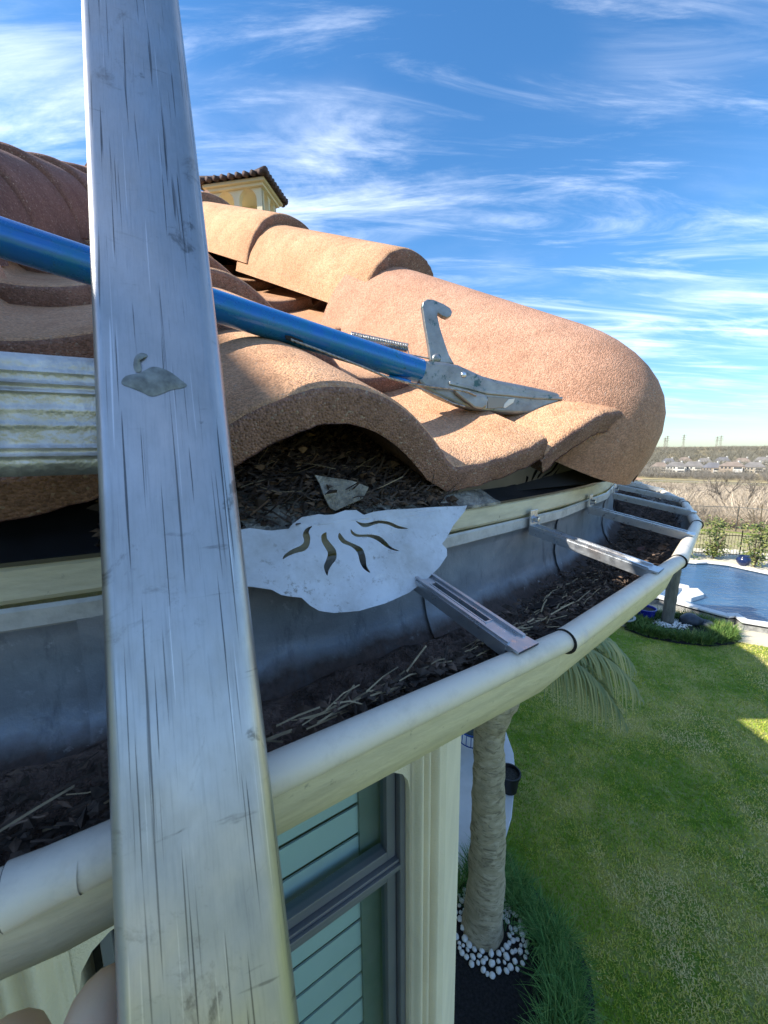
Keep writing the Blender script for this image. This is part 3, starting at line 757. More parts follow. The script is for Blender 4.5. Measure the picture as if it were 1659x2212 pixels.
scatter_straw('leaf_crumbs', 'brown leaf crumbs scattered on the silt', 'leaf litter', simple('silt_crumbs', (.15, .10, .07), .9, var=.6, scale=70), 900, [gsp(-53, -40, 2.78, 2.87, -.222), gsp(-44, -20, 2.76, 2.88, -.218), gsp(-70, -60, 2.79, 2.87, -.216), gsp(-60, -53, 2.83, 2.872, -.214)], .004, .012, .0006, 13, .15, .9)
scatter_straw('dry_straw', 'pale dry grass stems caught along the gutter rim and silt', 'straw', M['straw'], 230,
    [gsp(-60.5, -54, 2.85, 2.874, -.212), gsp(-52, -45, 2.79, 2.86, -.222), gsp(-56, -53, 2.85, 2.874, -.212), gsp(-68, -61, 2.8, 2.86, -.215)], .008, .026, .00045, 12, .10, sig=.22)
# rotten litter and a nest of straw inside the open tile mouth
def mouth(rr):
    t = rr.uniform(-.2, .21); a = rr.uniform(2.48, 2.70); p = (CC+BN*a+BT*t)*K; z = (-.085+.55*(2.70-a)+rr.uniform(-.012, .035)*max(.2, 1-abs(t)/.25))*K
    return Vector((p.x, p.y, z)), R_(33)
scatter_straw('nest_litter', 'black crumbly litter and twigs packed inside the open tile mouth', 'litter', M['litter'], 4200, [mouth], .004, .026, .0008, 21, .5, .5)
scatter_straw('nest_leaves', 'brown leaf crumbs mixed into the litter in the tile mouth', 'litter', simple('brown_crumbs', (.19, .12, .07), .9, var=.6, scale=70), 2200, [mouth], .006, .02, .0009, 23, .4, .9)
scatter_straw('nest_straw', 'brown straw stems poking out of the litter in the tile mouth', 'straw', M['straw'], 130, [mouth], .015, .04, .0004, 22, .35)
b = MB(); nn = 18; v = []
from mathutils import noise as mn
for i in range(nn+1):
    for j in range(9):
        t = -.24+.5*i/nn; a = 2.70-.3*j/8; h = .035*mn.noise(Vector((t*9, a*9, 1)))+.02*mn.noise(Vector((t*30, a*30, 3)))
        p = (CC+BN*a+BT*t)*K; v.append(Vector((p.x, p.y, (-.098+.55*(2.70-a)+h)*K)))
b.add(v, [(i*9+j, i*9+j+1, (i+1)*9+j+1, (i+1)*9+j) for i in range(nn) for j in range(8)]); o = b.build('rotten_debris', M['litter'], None, True)
tag(o, 'heap of black rotten debris behind the loose bird stop', 'debris', kind='stuff')
def leaf(name, label, c, hd, ln, w, mat, tilt=0.1):
    b = MB(); n = 10; d = Vector((math.cos(hd), math.sin(hd), tilt)).normalized(); s = d.cross(Vector((0, 0, 1))).normalized(); u = s.cross(d); v = []
    for i in range(n+1):
        x = i/n; ww = w*math.sin(math.pi*min(1, x*.96+.02))**.8; lift = .25*ln*(x-.5)**2
        cc = c+d*ln*(x-.5)+u*lift
        v += [cc-s*ww+u*ww*.5, cc, cc+s*ww+u*ww*.5]
    b.add(v, [(i*3+j, i*3+j+1, i*3+j+4, i*3+j+3) for i in range(n) for j in range(2)]); o = b.build(name, mat, None, True)
    so_ = o.modifiers.new('thick', 'SOLIDIFY'); so_.thickness = .0006; tag(o, label, 'leaf'); return o
leaf('dead_leaf', 'long curled black leaf lying on the silt in mid gutter', cyl(2.81, -50.6, -.222), R_(18), .048, .006, M['leaf_dark'])
leaf('dead_leaf', 'short black leaf lying against the rim by the slotted hanger', cyl(2.862, -53.1, -.206), R_(10), .028, .005, M['leaf_dark'])
leaf('dead_leaf', 'reddish dry leaf on the litter in the far gutter', cyl(2.83, -42.6, -.212), R_(20), .022, .005, simple('red_leaf', (.16, .06, .04), .7))

# ---------------------------------------------------------------- ladder
LE = Vector((.894, .447, 0)).normalized(); LD = Vector((-.85, 1.70, 4.19)).normalized()
LN = LE.cross(LD).normalized()                      # away from the climber?
if LN.y < 0: LN = -LN
LL = Vector((-.0830, .1106, -.0113)); LWD = .0385    # left edge of the right rail's front flange
ladder = empty('ladder', LL - LD*((LL.z-GZ)/LD.z))
tag(ladder, 'scratched aluminium extension ladder rail standing close in front of the gutter', 'ladder')
def rail(org, sgn, name='rail'):
    """C-shaped rail: front flange, web on the outer side, back flange, all with rounded edges"""
    w, dp, tk = LWD, .070, .0034
    x0, x1 = (0, w)
    out = [(0, 0)]
    # cross-section points (x along rung direction, y away from climber)
    r = .0032; sec = []
    def arc(cx_, cy_, a0, a1, rr, n=5): return [(cx_+rr*math.cos(R_(a0+(a1-a0)*i/n)), cy_+rr*math.sin(R_(a0+(a1-a0)*i/n))) for i in range(n+1)]
    sec += arc(r, r, 180, 270, r, 4) + arc(w-.006, .006, 270, 360, .006, 6) + arc(w-.006, dp-.006, 0, 90, .006, 4)
    sec += [(0, dp), (0, dp-tk), (w-.006-tk, dp-tk), (w-tk, dp-.006-tk), (w-tk, .006+tk), (w-.006, tk+.001), (r, tk+.001)] + [(.0002, tk+.0004)]
    b = MB(); k = len(sec); ss = [-5.3+i*.25 for i in range(21)] + [-.25+.01*i for i in range(0, 63)]
    v = []; uv = []
    for s_ in ss:
        for i, (x, y) in enumerate(sec):
            v.append(org + LE*(x*sgn) + LN*y + LD*s_); 
    f = []
    for j in range(len(ss)-1):
        for i in range(k):
            i2 = (i+1) % k; f.append((j*k+i, j*k+i2, (j+1)*k+i2, (j+1)*k+i))
    o = mesh(name, v, f, M['ladder'], ladder); recalc(o); 
    me = o.data; ul = me.uv_layers.new(name='UVMap')
    for lp in me.loops:
        q = Vector(v[lp.vertex_index])-org; ul.data[lp.index].uv = (q.dot(LE)+q.dot(LN)*.9, q.dot(LD))
    smooth_angle(o, 40); return o
SW = .42
rail(LL, 1)
rail(LL - LE*(SW) + LE*0, -1)
# rungs: fluted D section between the rails
def rung(s_, name='rung'):
    sec = []; a_, b_ = .0165, .0195
    for i in range(61):                                  # ribbed face towards the climber
        z = -b_+.004+(2*b_-.008)*i/60; sec.append((-a_-sum(hh_*math.exp(-((i/60-c_)/w_)**2) for c_, w_, hh_ in ((.08, .018, .0012), (.17, .018, .0012), (.40, .03, .0006), (.56, .03, .0006), (.74, .016, .0013), (.82, .016, .0013), (.94, .02, .0008))), z))
    for i in range(1, 7): a = math.pi-math.pi/2*i/6; sec.append((-a_+.004+.004*math.cos(a), b_-.004+.004*math.sin(a)))
    for i in range(17): x = -a_+.005+(2*a_-.01)*i/16; sec.append((x, b_+.0008*(.5-.5*math.cos(2*math.pi*4*i/16))))
    for i in range(9): a = math.pi/2-math.pi*i/8; sec.append((a_-.006+.006*math.cos(a), b_*math.sin(a)))
    sec.append((-a_+.004, -b_)); n = len(sec)
    c0 = LL + LD*s_ + LN*.030; v = []; f = []
    H = Vector((LN.x, LN.y, 0)).normalized()
    for e in (LE*(.032), -LE*(SW+.032)):
        v += [c0 + e + H*x + Vector((0, 0, 1))*z for x, z in sec]
    f = [(i, (i+1) % n, n+(i+1) % n, n+i) for i in range(n)] + [tuple(range(n)), tuple(range(2*n-1, n-1, -1))]
    o = mesh(name, v, f, M['rung'], ladder); recalc(o); smooth_angle(o, 50); return o
# rung centre chosen where the picture shows it (middle of its left end)
c_ = onplane(100, 905, LL+LN*.030, LN); s0 = (c_-LL).dot(LD)
for i in range(-15, 2): rung(s0+i*.305)
# dried sealant and scuffs stuck on the rail face
def blob(poly, mat, name='scuff', th=.0005):
    poly = smooth_poly(poly, 3)
    b = MB(); pts = [onplane(u, v, LL-LN*.0002, LN) for u, v in poly]; c = sum(pts, Vector())/len(pts)
    v = [c-LN*th]+[p.lerp(c, .35)-LN*th*.8 for p in pts]+[p for p in pts]; n = len(pts)
    b.add(v, [(0, 1+i, 1+(i+1) % n) for i in range(n)]+[(1+i, 1+n+i, 1+n+(i+1) % n, 1+(i+1) % n) for i in range(n)])
    o = b.build(name, mat, ladder, True); recalc(o)
blob([(262, 828), (272, 812), (300, 806), (312, 800), (330, 792), (352, 796), (372, 806), (390, 820), (404, 832), (392, 838), (370, 842), (350, 850), (328, 856), (305, 846), (285, 838)], M['pebble_mark'], 'sealant_blob', .0007)
blob([(288, 790), (292, 770), (306, 762), (318, 766), (316, 772), (303, 775), (299, 788), (306, 800), (294, 804)], M['pebble_mark'], 'sealant_blob', .0006)

# ---------------------------------------------------------------- tree pruner on a blue pole
PA = ray(906, 802)*.43; PB0 = ray(0, 513)*.272
PD = (PB0-PA).normalized(); POL_R = .0134
pr = empty('tree_pruner', PA.copy()); tag(pr, 'blue pole tree pruner with hooked cast head lying on the roof tiles', 'tree pruner')
PU = (Vector((0, 0, 1))-PD*PD.z).normalized(); PS = PD.cross(PU)             # up and sideways of the pole
if PS.dot(FWD) > 0: PS = -PS                                                # towards the photographer
b = MB(); pts = [PA+PD*s_ for s_ in (0, .02, .1, .2, .3, .5, .9, 1.4)]; b.tube(pts, POL_R, 32, True, up=PU); b.build('pole', M['pole'], pr); smooth_angle(pr.children[0], 50)
# slot cut into the pole wall, where the cable leaves
def onpole(u, v):                                                            # picture point on the near wall of the pole
    return onplane(u, v, PA+PS*POL_R*.55, PS)
sl_ = onpole(634, 737); b = MB(); q = [sl_+PD*x*.001+PU*y*.001+PS*.004 for x, y in ((-9, -2.2), (-7, 1.2), (4, 2.0), (9, 1.2), (8, -1.6), (0, -2.4))]
b.prism(q, PS*.0, PS*.0022); b.build('cable_slot', M['black'], pr)
# head: shaped casting traced as a side view and given its thickness
HP = PA; _hx = (ray(1220, 865)*.462-PA).normalized(); _hu = (Vector((0, 0, 1))-_hx*_hx.z).normalized(); HNv = _hx.cross(_hu)
if HNv.dot(FWD) > 0: HNv = -HNv
def hd(u, v, off=0.): return onplane(u, v, HP+HNv*off, HNv)
def casting(name, outline, t0, t1, mat, bev=.0015, inset=None):
    b = MB(); b.prism([hd(u, v) for u, v in outline], HNv*t0, HNv*t1); o = b.build(name, mat, pr); recalc(o)
    md = o.modifiers.new('bevel', 'BEVEL'); md.width = bev; md.segments = 3; md.limit_method = 'ANGLE'; md.angle_limit = R_(35)
    return o
z3 = lambda pts: [((1200+x/1.659)*.6636, (700+y/1.659)*.6636) for x, y in pts]
casting('pruner_head', z3([(255, 895), (262, 830), (278, 792), (330, 795), (400, 800), (470, 815), (530, 842), (600, 874), (680, 896), (780, 915), (900, 940), (980, 958), (1040, 975), (1062, 995), (1040, 1030), (1010, 1065), (985, 1076), (900, 1079), (780, 1080), (700, 1076), (640, 1068), (560, 1058), (480, 1035), (420, 1010), (360, 985), (300, 950), (262, 915)]), -.009, .009, M['cast'], .004)
# raised rib along the top of the jaw and recessed side panel
casting('jaw_rib', z3([(420, 905), (520, 925), (620, 955), (740, 965), (900, 985), (1040, 988), (1058, 996), (1040, 1005), (880, 1000), (740, 985), (620, 975), (520, 948), (420, 925)]), .008, .0112, M['cast'], .001)
casting('jaw_panel', z3([(622, 985), (745, 995), (720, 1045), (625, 1052)]), .0085, .0098, simple('panel_metal', (.33, .31, .28), .5, .6), .0006)
casting('jaw_window', z3([(735, 1000), (768, 996), (760, 1018), (716, 1048), (706, 1045), (712, 1025)]), .0088, .0102, simple('bare_metal', (.75, .72, .65), .4, .5), .0004)
casting('cable_wheel', z3([(440, 950), (500, 955), (560, 975), (605, 980), (620, 1005), (612, 1040), (585, 1056), (545, 1050), (520, 1030), (480, 1000), (445, 970)]), .0085, .015, M['cast'], .003)
casting('hook_lever', z3([(330, 790), (318, 700), (300, 600), (285, 500), (290, 475), (312, 460), (345, 462), (400, 485), (436, 508), (447, 530), (440, 552), (418, 562), (395, 552), (370, 535), (366, 545), (380, 610), (405, 690), (430, 760), (458, 808), (400, 802)]), -.0045, .0035, M['cast'], .0018)
b = MB(); 
for u, v, off, r in ((936, 757+0, .004, .0025),): pass
def rivet(u, v, off, r, h, mat):
    c = hd(u, v, off) ; b = MB(); b.tube([c-HNv*.002, c+HNv*h*.6, c+HNv*h], [r, r, r*.6], 14); o = b.build('rivet', mat, pr, True)
x, y = z3([(513, 862)])[0]; rivet(x, y, .009, .0032, .0016, M['zinc'])
x, y = z3([(365, 775)])[0]; rivet(x, y, .0035, .0050, .003, M['cast'])
x, y = z3([(132, 742)])[0]; rivet(x, y, .0075, .0034, .004, M['zinc'])
# cables: twisted pair of strands along the near side
def cable(name, pts, r, off):
    P3 = [(onplane(u, v, PA+PS*POL_R*.98, PS) if o_ is None else hd(u, v, o_)) for (u, v), o_ in zip(pts, off)]; fine = []
    for i in range(len(P3)-1):
        for s_ in range(14): fine.append(P3[i].lerp(P3[i+1], s_/14))
    fine.append(P3[-1]); b = MB()
    for ph in range(3):
        q = []
        for i, p in enumerate(fine):
            a = i*.75+ph*2.09; q.append(p + PU*math.cos(a)*r*.6 + PS*math.sin(a)*r*.6)
        b.tube(q, r*.62, 5, True)
    b.build(name, M['steel_wire'], pr, True)
zz2 = lambda pts: [((600+x/1.659)*.6636, (500+y/1.659)*.6636) for x, y in pts]
cable('cable', zz2([(575, 1005), (700, 1050), (830, 1100), (960, 1150), (1100, 1210)]) + z3([(225, 910), (330, 925), (450, 940), (540, 955), (580, 975)]), .0011, [None, None, None, None, None, .013, .0135, .014, .0155, .0155])
cable('cable', z3([(215, 915), (300, 945), (380, 980), (450, 1015), (520, 1035)]), .0010, [.012, .012, .0125, .013, .014])
b = MB(); P3 = [hd(u, v, .0115) for u, v in zz2([(1105, 1205), (1220, 1235)])]; b.tube(P3, .0026, 12); b.build('cable_sleeve', M['pole'], pr, True)
# return spring behind the pole and its wire to the lever
sp = [hd(u, v, -.004) for u, v in zz2([(900, 985), (1205, 1050)])]; b = MB(); n = 700; ax = sp[1]-sp[0]; q = []
e1 = (PU-ax.normalized()*PU.dot(ax.normalized())).normalized(); e2 = ax.normalized().cross(e1)
for i in range(n+1): a = 2*math.pi*34*i/n; q.append(sp[0]+ax*(i/n)+e1*math.cos(a)*.0042+e2*math.sin(a)*.0042)
b.tube(q, .00085, 5); b.build('spring', M['steel_wire'], pr, True)
b = MB(); b.tube([hd(u, v, -.002) for u, v in zz2([(1205, 1045), (1212, 1085), (1330, 1108), (1380, 1112)])], .0009, 6); b.build('spring_wire', M['steel_wire'], pr, True)

# ---------------------------------------------------------------- photographer's hand on the ladder (only a knuckle shows)
def hand():
    bm_pts = []; edges = []; rad = []
    def add(p, r, par=None):
        bm_pts.append(Vector(p)); rad.append(r)
        if par is not None: edges.append((par, len(bm_pts)-1))
        return len(bm_pts)-1
    k = ray(30, 2362)*.085                              # the knuckle that reaches into the picture
    X = LE*-1; Z = Vector((0, 0, 1)); Yv = Vector((-.45, .89, 0))
    wrist = add(k+X*.05-Z*.115-Yv*.055, .026); palm = add(k+X*.03-Z*.07-Yv*.035, .030, wrist); arm = add(k+X*.10-Z*.24-Yv*.14, .034, wrist)
    # four fingers curling over the rung side, thumb along the rail
    for i, (sx_, ln, r) in enumerate(((-.012, 1.0, .0092), (.010, 1.08, .0096), (.032, 1.0, .009), (.053, .82, .0078))):
        kn = add(k+X*(sx_+.012)-Z*(.030+.004*i)-Yv*.018, r*1.25, palm)
        m1 = add(k+X*sx_-Z*(.001+.009*abs(i-1)), r*1.08, kn); m2 = add(k+X*sx_-Z*(.014+.004*i)+Yv*.020*ln, r, m1); tp = add(k+X*sx_-Z*(.034+.004*i)+Yv*.024*ln, r*.85, m2)
    t1 = add(k-X*.030-Z*.065-Yv*.022, .012, palm); t2 = add(k-X*.040-Z*.048-Yv*.004, .0105, t1); t3 = add(k-X*.036-Z*.036+Yv*.016, .0085, t2)
    me = bpy.data.meshes.new('person'); me.from_pydata(bm_pts, edges, []); o = link('person', me, M['skin'])
    sk = o.modifiers.new('skin', 'SKIN'); sub = o.modifiers.new('sub', 'SUBSURF'); sub.levels = sub.render_levels = 2
    for i, r in enumerate(rad): me.skin_vertices[0].data[i].radius = (r, r); 
    me.skin_vertices[0].data[0].use_root = True; sk.use_smooth_shade = True
    tag(o, 'bare hand gripping the ladder below the picture, one knuckle showing', 'person'); return o
hand()

# ---------------------------------------------------------------- bell shaped chimney top behind the bay roof
def cupola():
    near = ray(568, 470)*7.4/ray(570, 470).dot(FWD); rz = R_(-62)
    cx_, cy_ = near.x, near.y; h = 1.05                         # near corner of the body, body width
    ex = Vector((math.cos(R_(170)), math.sin(R_(170)), 0)); ey = Vector((math.cos(R_(80)), math.sin(R_(80)), 0))
    z0 = near.z-1.3; zt = onplane(568, 397, near, Vector((0, 1, 0))).z
    t = empty('chimney_top', near+(ex+ey)*h/2+Vector((0, 0, z0-near.z))); tag(t, 'small cream arched chimney top with dark tiled roof behind the bay roof', 'chimney')
    O = Vector((near.x, near.y, 0)); zs = near.z+.02
    b = MB(); q = [O+ex*a+ey*c for a, c in ((0, 0), (h, 0), (h, .62), (0, .62))]; b.prism(q, Vector((0, 0, z0)), Vector((0, 0, zs-.05))); o = b.build('base', M['stucco_yellow'], t); recalc(o)
    # four walls with two arches each
    hy = .62
    def wall(o_, d, n_, h=h):
        b = MB(); aw = h*.345; xs = []; th = .10; mid = (h-2*aw)/3
        cs = (mid+aw/2, 2*mid+1.5*aw); top = zt-zs; hs = top+.0-aw/2*1.1
        def P(x, z, e): return o_+d*x+Vector((0, 0, zs-.05+z))+n_*e
        # columns
        for x0, x1 in ((0, mid), (mid+aw, 2*mid+aw), (2*mid+2*aw, h)):
            for e0, e1 in ((0, th),):
                v = [P(x, z, e) for e in (e0, e1) for z in (0, top+.05) for x in (x0, x1)]
                b.add(v, [(0, 2, 3, 1), (4, 5, 7, 6), (0, 1, 5, 4), (1, 3, 7, 5), (3, 2, 6, 7), (2, 0, 4, 6)])
        for c in cs:
            n = 10; ar = [(c-aw/2*math.cos(math.pi*i/n), hs+aw/2*1.1*math.sin(math.pi*i/n)) for i in range(n+1)]
            for i in range(n):
                (xa, za), (xb, zb) = ar[i], ar[i+1]
                v = [P(xa, za, 0), P(xb, zb, 0), P(xb, top+.05, 0), P(xa, top+.05, 0), P(xa, za, th), P(xb, zb, th), P(xb, top+.05, th), P(xa, top+.05, th)]
                b.add(v, [(0, 1, 2, 3), (4, 7, 6, 5), (0, 4, 5, 1), (3, 2, 6, 7)])
        o = b.build('arched_wall', M['stucco_yellow'], t); recalc(o)
    wall(O, ex, ey); wall(O+ey*hy, ex, -ey); wall(O+ey*.002, ey, ex, hy); wall(O+ex*h+ey*.002, ey, -ex, hy)
    ov = .11; q = [O+ex*a+ey*c for a, c in ((-ov, -ov), (h+ov, -ov), (h+ov, hy+ov), (-ov, hy+ov))]
    b = MB(); b.prism(q, Vector((0, 0, zt+.0)), Vector((0, 0, zt+.05)))
    q2 = [O+ex*a+ey*c for a, c in ((-ov*.5, -ov*.5), (h+ov*.5, -ov*.5), (h+ov*.5, hy+ov*.5), (-ov*.5, hy+ov*.5))]; b.prism(q2, Vector((0, 0, zt-.05)), Vector((0, 0, zt-.001)))
    b.build('cornice', M['stucco_yellow'], t)
    ap = O+ex*h/2+ey*hy/2+Vector((0, 0, zt+.27)); ee = [p+Vector((0, 0, zt+.072)) for p in [O+ex*a+ey*c for a, c in ((-ov-.05, -ov-.05), (h+ov+.05, -ov-.05), (h+ov+.05, hy+ov+.05), (-ov-.05, hy+ov+.05))]]
    rf = mesh('tiled_roof', ee+[ap], [(0, 1, 4), (1, 2, 4), (2, 3, 4), (3, 0, 4)], M['dark_tile'], t)
    for s_ in range(4):
        a, c = ee[s_], ee[(s_+1) % 4]; n = 9
        for i in range(n):
            p = a.lerp(c, (i+.5)/n); f_ = 1-abs((i+.5)/n-.5)*2; mid = a.lerp(c, .5); tgt = p+(ap-mid)*max(.12, f_)
            b = MB(); b.tube([p-(ap-mid).normalized()*.05+Vector((0, 0, .015)), tgt+Vector((0, 0, .02))], .05, 8); b.build('barrel_tile', M['dark_tile'], rf, True)
        b = MB(); b.tube([a+(a-ap).normalized()*.03+Vector((0, 0, .04)), ap+Vector((0, 0, .05))], .06, 8); b.build('hip_barrel', M['dark_tile'], rf, True)
cupola()

# ================================================================= garden
def G(u, v, z=GZ): return onz(u, v, z)
def flat(name, pts, z, mat, kind='structure'):
    o = mesh(name, [Vector((p[0], p[1], z)) for p in pts], [tuple(range(len(pts)))], mat); recalc(o)
    if o.data.polygons[0].normal.z < 0: o.data.flip_normals()
    if kind: o['kind'] = kind
    return o
# ---- terrain: level garden, then falling away to a valley and rising again
def lawn_m():
    t = NT('lawn_ground'); a = t.noise(1.1, 6, .6); b_ = t.noise(9, 6, .7); c = t.noise(60, 4, .7)
    col = t.mix(t.ramp(a, .42, .62), (.15, .25, .03), (.42, .41, .12))
    col = t.mix(t.math('MULTIPLY', t.ramp(b_, .5, .68), .7), col, (.42, .39, .19))
    col = t.mix(t.math('MULTIPLY', t.ramp(c, .5, .7), .6), col, (.06, .13, .02))
    return t.out(col, .9, 0, t.bump(c, .8, .03), .1)
M['lawn'] = lawn_m()
def field_m():
    t = NT('field_ground'); a = t.noise(.05, 5, .6); c = t.noise(.6, 6, .7)
    col = t.mix(t.ramp(a, .4, .6), (.34, .27, .14), (.24, .20, .12)); col = t.mix(t.ramp(c, .5, .72), col, (.16, .13, .085))
    return t.out(col, .95, 0, None, .1)
M['field'] = field_m()
prof_z = [(0, GZ), (31, GZ), (45, -6.2), (60, -7.6), (100, -11), (200, -17.5), (350, -25), (450, -27.5), (600, -26.5), (800, -22), (1200, -13), (2000, -11), (5200, -11)]
def terr(rho):
    for (a, za), (b_, zb) in zip(prof_z, prof_z[1:]):
        if rho <= b_: return za+(zb-za)*(rho-a)/(b_-a)
    return prof_z[-1][1]
v = []; f = []; na = 96; rings_ = [31, 36, 45, 60, 80, 100, 140, 200, 270, 350, 450, 600, 800, 1200, 2000, 5200]
for r in rings_:
    for j in range(na): a = 2*math.pi*j/na; v.append((r*math.cos(a), r*math.sin(a), terr(r)))
for i in range(len(rings_)-1):
    for j in range(na): f.append((i*na+j, (i+1)*na+j, (i+1)*na+(j+1) % na, i*na+(j+1) % na))
o = mesh('terrain', v, f, M['field'], None, True); o['kind'] = 'structure'
flat('lawn', [(31.3*math.cos(2*math.pi*j/na), 31.3*math.sin(2*math.pi*j/na)) for j in range(na)], GZ-.004, M['lawn'])
# ---- patio beside the house, planting bed with mulch
M['patio'] = simple('pale_concrete', (.62, .62, .62), .85, var=.08, scale=3, bump=.3, bscale=120)
M['deck'] = simple('cream_deck', (.60, .54, .40), .85, var=.08, scale=1.2, bump=.2, bscale=80)
M['mulch'] = simple('black_mulch', (.010, .0095, .011), .95, var=.8, scale=40, bump=1., bscale=70)
pat = [G(u, v) for u, v in ((1060, 1500), (1085, 1560), (1109, 1629), (1113, 1670), (1111, 1705), (1105, 1768), (1084, 1839), (1060, 1890), (1010, 1905))]
pat2 = [(p.x, p.y) for p in pat] + [(-.2, 3.6), (-.6, 9.5), (1.9, 9.5), (2.15, 8.2)]
b = MB(); b.prism([Vector((x, y, 0)) for x, y in pat2], Vector((0, 0, GZ-.05)), Vector((0, 0, GZ+.03))); o = b.build('patio', M['patio'], None, bevel=.01); recalc(o); o['kind'] = 'structure'
bed = [(1.52, 4.33), (1.66, 3.93), (1.80, 3.72), (1.90, 3.52), (2.0, 3.27), (2.01, 3.04), (1.95, 2.85), (1.88, 2.70), (1.74, 2.4), (1.4, 2.0), (.6, 1.6), (-.2, 2.2), (-.2, 3.55), (.9, 3.98), (1.3, 4.2)]
def mound(name, poly, z, h, mat, n=26, label=None):
    """gently crowned bed, cut to an outline"""
    cx_ = sum(p[0] for p in poly)/len(poly); cy_ = sum(p[1] for p in poly)/len(poly); v = [Vector((cx_, cy_, z+h))]; f = []; k = len(poly); L_ = (.85, .6, .3, .0)
    for e, s in enumerate((.35, .65, .88, 1.0)):
        for x, y in poly: v.append(Vector((cx_+(x-cx_)*s, cy_+(y-cy_)*s, z+h*L_[e]+(rnd.uniform(-.01, .01) if e < 3 else 0))))
    f += [(0, 1+i, 1+(i+1) % k) for i in range(k)]
    for e in range(3): f += [(1+e*k+i, 1+(e+1)*k+i, 1+(e+1)*k+(i+1) % k, 1+e*k+(i+1) % k) for i in range(k)]
    o = mesh(name, v, f, mat, None, True); recalc(o); o['kind'] = 'structure'; return o
mound('planting_bed', bed, GZ+.004, .03, M['mulch'])
# ---- grass: real blades over the near lawn, in drifts of green and straw
def grass_m(name, cols):
    t = NT(name); at = t.n('ShaderNodeAttribute'); at.attribute_name = 'tone'; at.attribute_type = 'GEOMETRY'
    col = t.mix(t.ramp(at.outputs['Fac'], .0, .5), cols[0], cols[1]); col = t.mix(t.ramp(at.outputs['Fac'], .5, 1.), col, cols[2])
    return t.out(col, .65, 0, None, .2)
M['grass'] = grass_m('grass_blades', ((.19, .33, .02), (.54, .52, .08), (.72, .60, .28)))
M['liriope'] = grass_m('border_grass_blades', ((.055, .16, .042), (.13, .28, .07), (.34, .42, .13)))
def blades(name, base, hd, ln, wd, bend, tone, mat, label, cat, segs=2):
    """numpy: one mesh of many bent blades. base (n,3), heading hd, length, width, bend (lean at tip), tone 0..1"""
    n = len(base); cols = []
    dx, dy = np.cos(hd), np.sin(hd); sxv, syv = -dy, dx
    vs_ = []
    for k in range(segs+1):
        s = k/segs; lean = bend*s*s; rise = np.sqrt(np.maximum(.05, 1-(bend*.75)**2))*s - np.maximum(0, bend-.75)*s**3*.9
        w = wd*(1-s*.92)*.5
        cx_ = base[:, 0]+dx*ln*lean; cy_ = base[:, 1]+dy*ln*lean; cz = base[:, 2]+ln*rise
        vs_.append(np.stack([cx_-sxv*w, cy_-syv*w, cz], 1)); vs_.append(np.stack([cx_+sxv*w, cy_+syv*w, cz], 1))
    V = np.stack(vs_, 1).reshape(-1, 3); k2 = 2*(segs+1); idx = np.arange(n)*k2; F_ = []
    for k in range(segs): F_.append(np.stack([idx+2*k, idx+2*k+1, idx+2*k+3, idx+2*k+2], 1))
    Fq = np.stack(F_, 1).reshape(-1, 4)
    me = bpy.data.meshes.new(name); me.vertices.add(len(V)); me.vertices.foreach_set('co', V.ravel()); me.loops.add(Fq.size); me.loops.foreach_set('vertex_index', Fq.ravel())
    me.polygons.add(len(Fq)); me.polygons.foreach_set('loop_start', np.arange(len(Fq))*4); me.polygons.foreach_set('loop_total', np.full(len(Fq), 4)); me.update(calc_edges=True)
    a = me.attributes.new('tone', 'FLOAT', 'POINT'); a.data.foreach_set('value', np.repeat(tone, k2).astype(np.float32))
    o = link(name, me, mat); tag(o, label, cat, kind='stuff'); return o
rs = np.random.RandomState(5)
def inpoly(x, y, poly):
    c = np.zeros(len(x), bool); n = len(poly)
    for i in range(n):
        x1, y1 = poly[i][0], poly[i][1]; x2, y2 = poly[i-1][0], poly[i-1][1]
        t = ((y1 > y) != (y2 > y)) & (x < (x2-x1)*(y-y1)/(y2-y1+1e-12)+x1); c ^= t
    return c
def vnoise(x, y, s, seed=0):
    g = np.random.RandomState(seed).rand(256, 256); x = x*s; y = y*s; xi = np.floor(x).astype(int); yi = np.floor(y).astype(int); fx = x-xi; fy = y-yi
    fx = fx*fx*(3-2*fx); fy = fy*fy*(3-2*fy); G_ = lambda a, b_: g[a % 256, b_ % 256]
    return (G_(xi, yi)*(1-fx)+G_(xi+1, yi)*fx)*(1-fy)+(G_(xi, yi+1)*(1-fx)+G_(xi+1, yi+1)*fx)*fy
lawn_poly = [(1.2, 1.4), (6.5, 3.0), (11.5, 8.2), (10.2, 9.35), (9.35, 9.75), (8.7, 9.35), (7.8, 9.5), (7.0, 10.0), (6.6, 10.6), (5.6, 12), (2.6, 12), (2.05, 8.3)] + [(p.x, p.y) for p in pat[1:7]] + bed[0:10]
